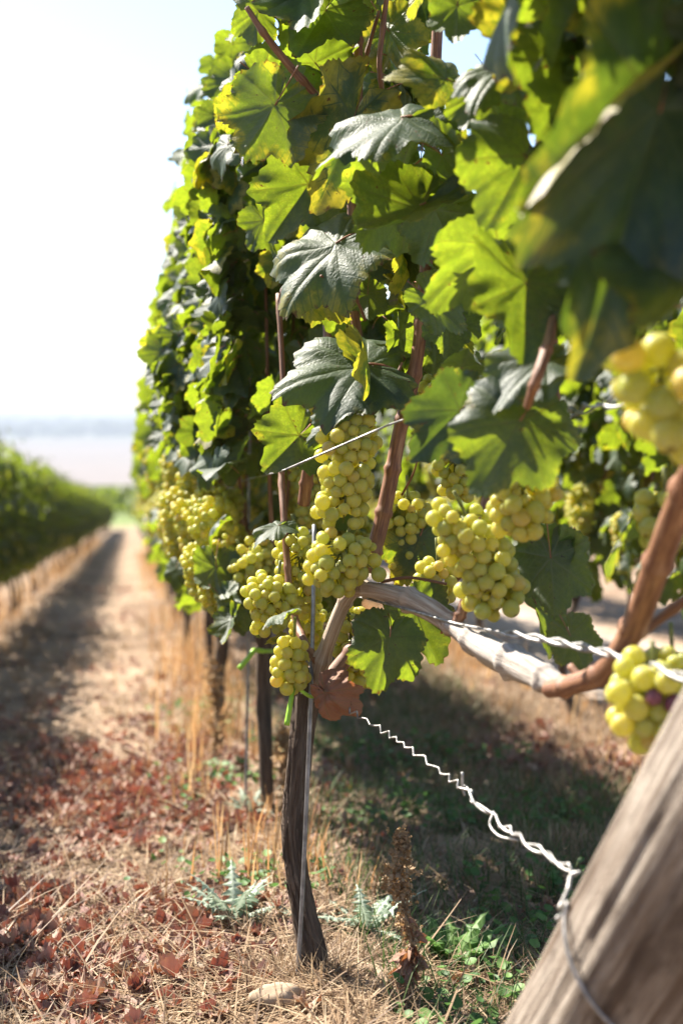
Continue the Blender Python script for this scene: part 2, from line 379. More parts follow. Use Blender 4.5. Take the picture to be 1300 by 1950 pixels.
# green slope and plain
mp = t.vmul(pos, (0.02, 0.12, 1)); gn = t.noise(mp, 1.0, 4.0)
green = t.mix(t.ramp(gn, 0.35, 0.65), (0.11, 0.16, 0.045), (0.20, 0.23, 0.09))
c = t.mix(t.ramp(Y, 52.0, 62.0), c, green)
pm = t.vmul(pos, (0.0012, 0.0045, 1)); pn = t.n('TexVoronoi'); pn.inputs['Scale'].default_value = 1.0; t.l(pm, pn.inputs['Vector'])
sepc = t.n('SeparateColor'); t.l(pn.outputs['Color'], sepc.inputs[0])
plain = t.mix(t.ramp(sepc.outputs[0], 0.2, 0.8), (0.17, 0.135, 0.115), (0.125, 0.11, 0.092))
plain = t.mix(t.ramp(sepc.outputs[1], 0.72, 0.74), plain, (0.09, 0.11, 0.06))
c = t.mix(t.ramp(Y, 165.0, 200.0), c, plain)
M['ground'] = t.fin(t.prin(c, 0.92, 0.15, t.bump(t.math('ADD', nbz, t.math('MULTIPLY', nc, 0.5)), 0.7, 0.02)).outputs[0])

t = NT('far_foliage'); tc = t.n('NewGeometry'); n = t.noise(tc.outputs['Position'], 0.4, 3.0)
M['far_tree'] = t.fin(t.prin(t.mix(t.ramp(n, 0.3, 0.7), (0.03, 0.055, 0.02), (0.06, 0.09, 0.03)), 0.8, 0.2).outputs[0])

# ------------------------------------------------------------------ ground sheet
def axis(lo, hi, fine_lo, fine_hi, step, grow):
    a = list(np.arange(fine_lo, fine_hi+1e-6, step)); s = step
    while a[-1] < hi: s *= grow; a.append(a[-1]+s)
    a[-1] = hi; s = step; b = [a[0]]
    while b[-1] > lo: s *= grow; b.append(b[-1]-s)
    b[-1] = lo
    return np.array(b[:0:-1] + a)
gx = axis(-6000, 6000, -1.5, 2.6, 0.035, 1.16); gy = axis(-30, 9000, 0.7, 7.0, 0.035, 1.05)
gy = np.unique(np.concatenate([gy, [55, 150, 420]]))
GX, GY = np.meshgrid(gx, gy)
GV = np.stack([GX, GY, gz(GX, GY)], -1).reshape(-1, 3)
nx = len(gx); ii, jj = np.meshgrid(np.arange(len(gy)-1), np.arange(nx-1), indexing='ij')
GQ = np.stack([ii*nx+jj, ii*nx+jj+1, (ii+1)*nx+jj+1, (ii+1)*nx+jj], -1).reshape(-1, 4)
tag(link('ground', mkmesh('ground', GV, [GQ], mats=[M['ground']])), kind='structure')

# ------------------------------------------------------------------ vine leaves
BP = [0, 26, 52, 78.5, 105, 127.5, 150, 175]
KP = np.array([0, 10, 20, 28, 36, 46, 52, 62, 72, 80, 90, 100, 108, 120, 132, 144, 154, 164, 171, 175.0])
KR = np.array([1.0, .93, .82, .74, .79, .88, .91, .86, .76, .71, .74, .785, .77, .69, .62, .58, .54, .46, .34, .16])
def leaf_template(seed, m=10, rings=(0.12, 0.3, 0.5, 0.7, 0.86, 0.95, 1.0), cup=0.1, fold=0.12, droop=0.25, ruff=0.05, curl=0.0, tooth=0.075, crumple=0.0, petiole=True, twist=0.0):
    
    g = np.random.default_rng(seed)
    side = np.concatenate([np.linspace(BP[k], BP[k+1], m, endpoint=False) for k in range(7)] + [[175.0]])
    phi = np.concatenate([-side[:0:-1], side]); n = len(phi); ap = np.abs(phi)
    Rs = np.interp(ap, KP, KR)
    lob = 1 + 0.07*np.interp(phi, np.linspace(-175, 175, 8), g.uniform(-1, 1, 8))
    Rs = Rs*lob
    if m >= 5:
        per = 8.8; tt = (ap/per + 0.25*np.sin(ap*0.21+g.uniform(0, 6))) % 1.0
        saw = np.where(tt < 0.62, tt/0.62, (1-tt)/0.38) - 0.45
        saw = saw*(1+0.5*np.interp(phi, np.linspace(-175, 175, 24), g.uniform(-1, 1, 24)))
    else:
        saw = np.where(np.arange(n) % 2 == 0, 0.6, -0.6)*g.uniform(0.4, 1.3, n)
    saw = saw*np.clip((176-ap)/20, 0, 1)
    pr = np.deg2rad(phi)
    mains = np.array([0, 52, 105, 150.0]); mi = np.digitize(ap, [26, 78.5, 127.5]); de = np.deg2rad(ap - mains[mi])
    V = [np.zeros((1, 3))]; U = [np.zeros((1, 2))]; E = [np.zeros(1)]
    ph = g.uniform(0, 6.28, 6)
    for f in rings:
        r = f*Rs*(1 + (tooth*saw if f >= 0.999 else (tooth*0.25*saw if f > 0.9 else 0)))
        if f < 0.9: r = r*(1 + (0.9-f)*0.10*(0.80-Rs))
        x = r*np.sin(pr); y = r*np.cos(pr)
        u = r*np.cos(de); v = np.abs(r*np.sin(de))
        z = cup*r*r + fold*np.abs(x)*(0.6+0.4*np.cos(pr)) - droop*np.clip(y, 0, 2)**2 - droop*0.3*x*x
        z = z + ruff*f**3*np.sin(5*pr+ph[0]) + ruff*0.7*f**2*np.sin(3*pr+ph[1]) + ruff*0.5*f**5*np.sin(11*pr+ph[2]) + curl*f**5
        z = z + 0.022*np.sin(np.clip(v/0.16, 0, 1)*np.pi)*f
        z = z + 0.05*np.sin(3.1*x+ph[3])*np.sin(2.7*y+ph[4]) + twist*x*y
        if crumple: z = z + crumple*(vnoise(x*4+seed*9, y*4, seed) + 0.6*vnoise(x*9+seed*9, y*9, seed+1))
        V.append(np.stack([x, y, z], -1)); U.append(np.stack([u, v], -1)); E.append(np.full(n, f))
    V = np.vstack(V); U = np.vstack(U); E = np.concatenate(E)
    k = np.arange(n-1)
    T = np.stack([np.zeros(n-1, int), 1+k+1, 1+k], -1)
    Q = []
    for i in range(len(rings)-1):
        a = 1+i*n+k; b = 1+(i+1)*n+k
        Q.append(np.stack([a, a+1, b+1, b], -1))
    Q = np.vstack(Q)
    nb = len(V)
    flat = V[:, :2].copy(); nt, nq = len(T), len(Q)
    if petiole:
        pv, pf, _ = tube([(0, 0.01, -0.004), (0, -0.16, -0.03), (0.02, -0.34, -0.13), (0.05, -0.5, -0.28)], [0.013, 0.011, 0.014], 5, 6)
        V = np.vstack([V, pv]); U = np.vstack([U, np.full((len(pv), 2), 0.0)]); flat = np.vstack([flat, np.full((len(pv), 2), 0.3)])
        E = np.concatenate([E, np.full(len(pv), 0.2)])
        Q = np.vstack([Q, pf[0]+nb]); T = np.vstack([T, pf[1]+nb])
    qm = np.zeros(len(Q), int); qm[nq:] = 1; tm = np.zeros(len(T), int); tm[nt:] = 1
    return dict(V=V, Q=Q, T=T, u=U, flat=flat, E=E, qm=qm, tm=tm)
M['petiole'] = simple('leaf_stalk', (0.30, 0.13, 0.07), 0.5, 0.4, 0, 0.4, 300)
def leaf_mesh(name, tp, mat):
    c = np.zeros((len(tp['V']), 4)); c[:, 0] = tp['E']; c[:, 3] = 1
    return mkmesh(name, tp['V'], [tp['Q'], tp['T']], {'vein': tp['u'], 'flat': tp['flat']}, c, [mat, M['petiole']], [tp['qm'], tp['tm']])
def frame(A, N):
    A = nrm(A); N = N - A*np.sum(N*A, -1, keepdims=True); N = nrm(N)
    return np.cross(A, N), A, N
def merged_leaves(name, tps, pos, A, N, size, mat, g):
    """many leaves as one mesh"""
    Xx, A, N = frame(A, N)
    pick = g.integers(0, len(tps), len(pos)); V = []; Q = []; T = []; u = []; fl = []; c = []; qm = []; tm = []; off = 0
    for k, tp in enumerate(tps):
        ix = np.where(pick == k)[0]
        if not len(ix): continue
        v = tp['V']; n = len(v); s = size[ix][:, None, None]
        wv = pos[ix][:, None, :] + s*(v[None, :, 0:1]*Xx[ix][:, None, :] + v[None, :, 1:2]*A[ix][:, None, :] + v[None, :, 2:3]*N[ix][:, None, :])
        V.append(wv.reshape(-1, 3)); o = off + np.arange(len(ix))*n
        Q.append((tp['Q'][None]+o[:, None, None]).reshape(-1, 4)); T.append((tp['T'][None]+o[:, None, None]).reshape(-1, 3))
        qm.append(np.tile(tp['qm'], len(ix))); tm.append(np.tile(tp['tm'], len(ix)))
        u.append(np.tile(tp['u'], (len(ix), 1))); fl.append(np.tile(tp['flat'], (len(ix), 1)))
        cc = np.zeros((len(ix), n, 4)); cc[:, :, 0] = tp['E'][None]; cc[:, :, 1] = g.uniform(0, 1, len(ix))[:, None]; cc[:, :, 3] = 1
        c.append(cc.reshape(-1, 4)); off += len(ix)*n
    return mkmesh(name, np.vstack(V), [np.vstack(Q), np.vstack(T)], {'vein': np.vstack(u), 'flat': np.vstack(fl)}, np.vstack(c), [mat, M['petiole']], [np.concatenate(qm), np.concatenate(tm)])
def place_leaf(me, root, p, A, N, size, wid=1.0, name='leaf'):
    Xx, A, N = frame(np.asarray(A, float), np.asarray(N, float))
    o = link(name, me, root)
    p = np.asarray(p, float) - np.array(root.location) if root else np.asarray(p, float)
    m = Matrix.Identity(4)
    for r in range(3):
        m[r][0] = Xx[r]*size*wid; m[r][1] = A[r]*size; m[r][2] = N[r]*size; m[r][3] = p[r]
    o.matrix_local = m
    return o

HI = [leaf_template(100+i, 12, cup=cu, fold=fo, droop=dr, ruff=ru, curl=cl, twist=tw, crumple=0.05) for i, (cu, fo, dr, ru, cl, tw) in enumerate(
    [(.05, .10, .15, .045, -.05, .05), (.12, .22, .28, .06, .04, -.1), (-.10, .06, .25, .05, -.09, .1), (.20, .30, .10, .05, .05, 0),
     (.02, .16, .40, .07, -.06, .15), (-.18, .04, .15, .06, -.06, -.12), (.10, .40, .20, .06, .02, .1), (.0, .12, .30, .09, .08, -.2)])]
HIM = [leaf_mesh('leaf', tp, M['leaf']) for tp in HI]
MID = [leaf_template(200+i, 5, (0.2, 0.45, 0.7, 0.9, 1.0), cup=cu, fold=fo, droop=dr, ruff=.06, curl=cl, twist=tw) for i, (cu, fo, dr, cl, tw) in enumerate(
    [(.05, .12, .2, -.06, .1), (.15, .25, .3, .04, -.1), (-.12, .06, .3, -.1, .15), (.1, .4, .15, .03, 0), (-.2, .05, .15, -.05, -.15)])]
FINE = [leaf_template(250+i, 9, (0.18, 0.4, 0.62, 0.82, 0.94, 1.0), cup=cu, fold=fo, droop=dr, ruff=.06, curl=cl, twist=tw, crumple=0.08) for i, (cu, fo, dr, cl, tw) in enumerate(
    [(.05, .12, .2, -.06, .1), (.15, .25, .3, .04, -.1), (-.12, .06, .3, -.1, .15), (.1, .4, .15, .03, 0), (-.2, .05, .15, -.05, -.15)])]
MOT = [leaf_mesh('leaf', HI[7], M['leaf_mottled']), leaf_mesh('leaf', leaf_template(131, 12, cup=-.02, fold=.0, droop=.20, ruff=.015, curl=-.02, crumple=.015), M['leaf_mottled'])]
LOW = [leaf_template(300+i, 3, (0.35, 0.72, 1.0), cup=cu, fold=fo, droop=dr, ruff=.07, curl=cl, twist=tw) for i, (cu, fo, dr, cl, tw) in enumerate(
    [(.05, .12, .25, -.06, .1), (.15, .25, .3, .04, -.1), (-.12, .06, .35, -.1, .15), (.1, .4, .2, .03, 0)])]

def canopy(g, n, ylo, yhi, zlo, zhi, xc=0.0, thick=0.13, ztop=0.16):
    """leaf positions, axes, normals and sizes for one vine's wall of leaves (left face, right face, top, inside)"""
    y = g.uniform(ylo, yhi, n); z = zlo + (zhi-zlo)*g.uniform(0, 1, n)**0.92
    hi = g.uniform(0, 1, n) < 0.10; z = np.where(hi, zhi + g.uniform(-0.12, ztop, n), z)
    k = g.uniform(0, 1, n); side = np.where(k < 0.46, -1.0, np.where(k < 0.84, 1.0, 0.0))
    z = z + np.where(hi, np.clip(vnoise(y*7.0, y*0+3, 78)*2, 0, 1)*0.16, 0)
    bul = 1 + 0.45*vnoise(y*2.6, z*3.0, 77)*2 + 0.25*vnoise(y*7, z*7, 79)*2
    x = np.where(side == 0, g.uniform(-0.7, 0.7, n)*thick, side*thick*bul*g.uniform(0.72, 1.18, n))
    x = x*np.clip(1.15-(z-zlo)/(zhi-zlo)*0.28, 0.4, 1.2)
    N = np.stack([side*0.75 + g.normal(0, 0.38, n), g.normal(-0.12, 0.48, n), 0.55+g.normal(0, 0.35, n)], -1)
    N = nrm(N)
    A = np.stack([side*0.35 + g.normal(0, 0.35, n), g.normal(0, 0.55, n), -0.8+g.normal(0, 0.4, n)], -1)
    s = g.uniform(0.034, 0.062, n)*np.where(hi, 0.8, 1.0)
    return np.stack([xc+x, y, z], -1), nrm(A), N, s

# ------------------------------------------------------------------ grape clusters
def berry_points(g, L, r0, r1, br, shoulder=None):
    """berry centres packed on a hanging cone of length L; r0 top radius, r1 bottom radius"""
    n = int(2.3*L*(r0+r1)*np.pi/2*2/(np.pi*br*br)*0.42) + 6
    t = g.uniform(0, 1, n); a = g.uniform(0, 6.283, n)
    pr = np.interp(t, [0, 0.12, 0.35, 0.8, 1.0], [r0*0.55, r0, r0*0.95, (r0+2*r1)/3, r1*0.4])
    q = np.stack([np.cos(a)*pr, np.sin(a)*pr, -t*L], -1)
    if shoulder is not None:
        ns = int(n*0.28); t2 = g.uniform(0, 1, ns); sv = np.asarray(shoulder, float)
        q2 = sv*t2[:, None] + g.normal(0, 1, (ns, 3))*br*1.2 + np.array([0, 0, -0.1*L])
        q = np.vstack([q, q2])
    size = br*np.where(g.uniform(0, 1, len(q)) < 0.12, g.uniform(0.5, 0.75, len(q)), g.uniform(0.82, 1.10, len(q)))
    for _ in range(60):
        D = q[:, None]-q[None]; dist = np.linalg.norm(D, axis=-1)+1e-9
        want = (size[:, None]+size[None])*0.93; push = np.clip(want-dist, 0, None); np.fill_diagonal(push, 0)
        q = q + (D/dist[..., None]*push[..., None]).sum(1)*0.35
        q[:, :2] *= 0.997
    q = q*(1+0.10*vnoise(q[:, 2:3]/(L*0.33), q[:, 0:1]*18, 7)*np.array([2.0, 2.0, 0.4]))
    return q, size
def uvsphere(ns, nr):
    th = np.linspace(0, np.pi, nr+1)[1:-1]; ph = np.linspace(0, 2*np.pi, ns, endpoint=False)
    V = [[0, 0, 1.0]] + [[math.sin(a)*math.cos(b), math.sin(a)*math.sin(b), math.cos(a)] for a in th for b in ph] + [[0, 0, -1.0]]
    V = np.array(V); Q = []; T = []
    for i in range(nr-2):
        for j in range(ns): Q.append([1+i*ns+j, 1+(i+1)*ns+j, 1+(i+1)*ns+(j+1) % ns, 1+i*ns+(j+1) % ns])
    for j in range(ns): T.append([0, 1+j, 1+(j+1) % ns]); T.append([len(V)-1, 1+(nr-2)*ns+(j+1) % ns, 1+(nr-2)*ns+j])
    return V, np.array(Q), np.array(T)
SV, SQ, ST = uvsphere(20, 14)
BERRY = []
for k, (sx, sz) in enumerate([(1, 1.04), (0.97, 1.0), (1.0, 0.96)]):
    v = SV*np.array([sx, 1, sz]); v[:, 2] = np.where(v[:, 2] < -0.999*sz, -0.992*sz, v[:, 2])
    BERRY.append(mkmesh('berry', v, [SQ, ST], {'uv': np.zeros((len(v), 2))}, np.tile([0.5, 0, 0, 1.0], (len(v), 1)), [M['berry']]))
SHRIV = mkmesh('berry', SV*(1+0.25*vnoise(SV[:, 0]*4+5, SV[:, 1]*4+SV[:, 2]*5, 3))[:, None], [SQ, ST], {'uv': np.zeros((len(SV), 2))}, np.tile([0.5, 0, 0, 1.0], (len(SV), 1)), [M['purple']])
def stem_mesh(g, q, L):
    b = Buf()
    b.tube([(0, 0, 0.035), (0.002, 0, 0), (0, 0.002, -L*0.45), (0, 0, -L*0.92)], [0.0024, 0.002, 0.001], 6, 12)
    for i in range(0, len(q), 2):
        p = q[i]; z = min(0, p[2]*0.9+0.012)
        b.tube([(0, 0, z), (p[0]*0.5, p[1]*0.5, z-0.004), tuple(p*0.9)], [0.001, 0.0008], 4, 4)
    return b.mesh('stem', [M['stem']])
def hero_cluster(root, top, L, r0, r1, br=0.0100, seed=0, tilt=(0, 0), shoulder=None, purple=0, keep=None):
    g = np.random.default_rng(seed)
    q, size = berry_points(g, L, r0, r1, br, shoulder)
    o = link('grape_cluster', stem_mesh(g, q, L), root, np.asarray(top)-np.array(root.location))
    o.rotation_euler = (tilt[1], tilt[0], 0)
    ids = list(range(len(q)))
    if len(ids) > 98: ids = list(np.argsort(-np.linalg.norm(q[:, :2], axis=1))[:98])
    if purple: ids.sort(key=lambda i: q[i, 1]+0.5*abs(q[i, 2]+L*0.45)+0.4*abs(q[i, 0]))
    for n, i in enumerate(ids):
        b = link('berry', SHRIV if n < purple else BERRY[i % 3], o, q[i])
        s = size[i]*(0.85 if n < purple else 1); b.scale = (s, s, s)
        dirv = Vector(q[i]-np.array([0, 0, q[i][2]+0.01])).normalized()*0.8 + Vector((0, 0, -0.7))
        b.rotation_euler = dirv.to_track_quat('-Z', 'Y').to_euler()
    return o
S2V, S2Q, S2T = uvsphere(10, 7)
def cluster_mesh(g, L, r0, r1, br=0.0088):
    q, size = berry_points(g, L, r0, r1, br)
    b = Buf()
    for i in range(len(q)):
        b.add(S2V*size[i]+q[i], [S2Q, S2T], None, np.tile([0.5, g.uniform(), 0, 1], (len(S2V), 1)))
    return b.mesh('grape_cluster', [M['berry_far']])
CLUST = [cluster_mesh(np.random.default_rng(900+i), L, r0, r1) for i, (L, r0, r1) in enumerate(
    [(0.14, 0.042, 0.018), (0.11, 0.045, 0.02), (0.16, 0.038, 0.016), (0.10, 0.036, 0.02), (0.13, 0.05, 0.022)])]

# ------------------------------------------------------------------ the focused vine
HB = P(588, 1872, 2.06); HB[2] = gz(HB[0], HB[1]) - 0.02
hero = thing('grapevine', HB, 'sharply focused grapevine with dark gnarled trunk, pale clusters and a long peeling arm', 'grapevine')
def hp(p): return np.asarray(p) - HB
D0 = 2.06
tr = [P(592, 1945, D0), P(591, 1870, D0), P(596, 1815, D0), P(580, 1745, D0), P(564, 1660, D0), P(557, 1570, D0), P(565, 1480, D0), P(574, 1390, D0), P(584, 1320, D0), P(600, 1275, D0)]
V, F, uv = tube([hp(p) for p in tr], [0.0185, 0.016, 0.0185, 0.0160, 0.0150, 0.0145, 0.0145, 0.0150, 0.0170, 0.015], 56, 300, bark=0.5, seed=4, ridges=9)
bb = Buf(); bb.add(V, F, uv); gb = np.random.default_rng(3)
TC = spline([hp(p) for p in tr], 300); TR = np.interp(np.linspace(0, 1, 300), np.linspace(0, 1, 10), [0.015, 0.0145, 0.0195, 0.0165, 0.0155, 0.0150, 0.0150, 0.0155, 0.0175, 0.015])
for _ in range(150):                               # shaggy strips of bark
    i0 = int(gb.integers(45, 270)); ln = int(gb.integers(8, 34)); ii = np.clip(np.arange(i0, i0+ln), 0, 299); th0 = gb.uniform(0, 6.283); f = np.linspace(0, 1, len(ii))
    th = th0 + 0.25*f*gb.normal(); lift = gb.uniform(0.97, 1.08) + gb.uniform(0.05, 0.25)*np.abs(f-0.5)**2*4*gb.uniform(0, 1)
    o_ = np.stack([np.cos(th), np.sin(th), 0*th], -1)
    c_ = TC[ii] + o_*(TR[ii]*lift)[:, None]; wd_ = gb.uniform(0.0015, 0.0038)*np.sin(np.pi*np.clip(f, 0.06, 0.94))[:, None]
    sd_ = np.stack([-np.sin(th), np.cos(th), 0*th], -1)
    Vs = np.concatenate([c_-sd_*wd_, c_+o_*0.0009, c_+sd_*wd_]); m_ = len(ii); k_ = np.arange(m_-1)
    bb.add(Vs, [np.vstack([np.stack([k_, k_+m_, k_+m_+1, k_+1], -1), np.stack([k_+m_, k_+2*m_, k_+2*m_+1, k_+m_+1], -1)])], np.stack([np.full(3*m_, gb.uniform()), np.tile(f*ln*0.003+gb.uniform(), 3)], -1))
link('trunk', bb.mesh('trunk', [M['bark']]), hero)
def cane(px, rad, mat, n=40, sides=12, bark=0.10, seed=0, root=hero, name='cane', nodes=True):
    pts = [np.asarray(P(*p)) - np.array(root.location) for p in px]
    r = np.interp(np.linspace(0, 1, n), np.linspace(0, 1, len(rad)), rad)
    if nodes:
        L = sum(np.linalg.norm(np.subtract(pts[i+1], pts[i])) for i in range(len(pts)-1))
        s = np.linspace(0, L, n)
        for c in np.arange(0.05, L, 0.085): r = r*(1+0.28*np.exp(-((s-c)/0.006)**2))
    V, F, uv = tube(pts, r, sides, n, bark=bark, seed=seed)
    return link(name, mkmesh(name, V, F, {'uv': uv}, None, [M[mat]]), root)
cane([(604, 1300, 2.05), (612, 1262, 2.03), (632, 1205, 2.0), (655, 1150, 1.98), (676, 1122, 1.97)], [0.0125, 0.011, 0.0105, 0.0095], 'arm', 60, 16, 0.22, 5)
cane([(668, 1126, 1.975), (700, 1122, 1.96), (760, 1135, 1.92), (815, 1160, 1.86), (870, 1196, 1.80)], [0.0085, 0.0115, 0.0135, 0.0125], 'arm', 70, 16, 0.25, 6, name='arm')
cane([(862, 1190, 1.805), (920, 1228, 1.73), (985, 1262, 1.65), (1040, 1292, 1.57), (1072, 1308, 1.53)], [0.0125, 0.0165, 0.0165, 0.0125, 0.008], 'arm_grey', 70, 16, 0.34, 8, name='arm')
cane([(1045, 1313, 1.54), (1090, 1304, 1.50), (1150, 1277, 1.45), (1205, 1195, 1.40), (1245, 1090, 1.35), (1290, 970, 1.28), (1345, 850, 1.2)], [0.0095, 0.0115, 0.0125, 0.0135, 0.0145], 'cane', 90, 16, 0.10, 9)
cane([(700, 1090, 2.0), (722, 1010, 2.0), (742, 920, 2.0), (762, 815, 2.0), (788, 715, 2.0), (803, 600, 2.0), (817, 420, 2.0), (824, 250, 2.0), (832, 60, 2.0), (840, -80, 2.0)], [0.0115, 0.0105, 0.0095, 0.0085, 0.008], 'cane', 140, 12, 0.06, 10)
cane([(630, 1290, 2.06), (670, 1240, 2.07), (720, 1190, 2.08), (770, 1150, 2.1), (830, 1130, 2.1), (880, 1088, 2.08)], [0.012, 0.010, 0.008, 0.007], 'cane', 50, 12, 0.1, 20)
cane([(676, -60, 2.05), (680, 60, 2.05), (681, 150, 2.05), (676, 300, 2.06), (668, 520, 2.08), (690, 700, 2.1)], [0.0075, 0.0075, 0.007], 'cane', 60, 12, 0.05, 11)
cane([(470, 14, 1.93), (500, 60, 1.93), (545, 118, 1.94), (590, 170, 1.95), (632, 215, 1.97), (690, 262, 2.02)], [0.0038, 0.0055, 0.0062, 0.006], 'cane', 60, 10, 0.06, 12)
cane([(864, 1196, 1.79), (884, 1150, 1.79), (905, 1080, 1.79), (918, 1010, 1.8), (928, 940, 1.82), (960, 830, 1.85), (985, 700, 1.85), (990, 520, 1.85), (985, 300, 1.85), (990, 60, 1.85)], [0.0075, 0.0068, 0.006, 0.006], 'cane', 110, 12, 0.06, 13)
cane([(602, 1258, 2.02), (585, 1232, 2.05), (566, 1190, 2.1), (552, 1130, 2.12), (546, 1060, 2.14), (540, 980, 2.16), (536, 900, 2.2), (540, 760, 2.25), (530, 560, 2.3)], [0.006, 0.0052, 0.005, 0.0045], 'cane', 90, 10, 0.06, 14)
cane([(578, 960, 2.25), (590, 880, 2.22), (612, 800, 2.2), (625, 660, 2.2), (615, 480, 2.2)], [0.010, 0.009, 0.007], 'cane', 50, 10, 0.06, 15)
cane([(1058, 905, 1.72), (1058, 840, 1.72), (1058, 760, 1.72), (1055, 680, 1.72), (1050, 560, 1.72), (1055, 380, 1.72)], [0.001, 0.0048, 0.0045, 0.0045], 'cane', 50, 10, 0.05, 16)
cane([(1003, 775, 1.45), (1018, 730, 1.42), (1035, 680, 1.43), (1046, 640, 1.46), (1060, 560, 1.56)], [0.004, 0.006, 0.006, 0.005], 'cane', 40, 12, 0.12, 17)
cane([(1095, 1320, 1.5), (1110, 1300, 1.5), (1085, 1268, 1.52)], [0.003, 0.0035, 0.004], 'cane', 14, 8, 0.05, 18, nodes=False)
cane([(1210, 1210, 1.4), (1260, 1175, 1.4), (1320, 1130, 1.38)], [0.006, 0.005, 0.005], 'cane', 24, 10, 0.05, 19)
cane([(740, -40, 2.0), (728, 60, 2.0), (722, 120, 2.0), (728, 180, 2.02)], [0.0035, 0.004, 0.0035], 'cane', 30, 8, 0.05, 21)
cane([(722, 20, 2.0), (700, 95, 2.02), (688, 150, 2.04)], [0.0025, 0.003, 0.003], 'cane', 20, 8, 0.05, 22)
cane([(610, 525, 1.95), (650, 545, 1.97), (680, 575, 1.98), (695, 610, 2.0)], [0.0016, 0.002, 0.0025], 'cane', 24, 8, 0.0, 23, nodes=False)
cane([(660, 500, 1.97), (672, 540, 1.98), (682, 575, 1.98)], [0.0012, 0.0018], 'cane', 12, 6, 0, 24, nodes=False)
cane([(700, 735, 1.96), (730, 752, 1.98), (752, 775, 2.0)], [0.003, 0.003], 'cane', 14, 8, 0, 25, nodes=False)
cane([(765, 690, 1.98), (752, 730, 1.98), (760, 770, 2.0)], [0.002, 0.002], 'cane', 14, 8, 0, 26, nodes=False)
cane([(725, 1108, 1.98), (780, 1100, 1.97), (850, 1112, 1.95)], [0.0025, 0.002], 'cane', 20, 8, 0, 27, nodes=False)
cane([(800, 860, 1.9), (785, 905, 1.95), (765, 942, 2.0)], [0.001, 0.0015, 0.002], 'cane', 14, 6, 0, 28, nodes=False)
# a coiled tendril near the top
th = np.linspace(0, 1, 40); tp_ = [P(660-22*a, 130+70*a, 1.98) + RGT*0.006*math.sin(14*a) + UPV*0.006*math.cos(14*a) for a in th]
V, F, uv = tube([hp(p) for p in tp_], [0.0011, 0.0007], 6, 80); link('tendril', mkmesh('tendril', V, F, {'uv': uv}, None, [M['cane']]), hero)

def HN(k):
    return {'U': (-0.62, -0.5, 0.6), 'B': (-0.3, 0.75, 0.5), 'F': (0.05, -1.0, 0.25), 'L': (-0.85, -0.35, 0.35), 'D': (-0.1, -0.95, 0.45), 'T': (-0.35, -0.25, 0.9), 'R': (0.7, -0.6, 0.3)}[k] if isinstance(k, str) else k
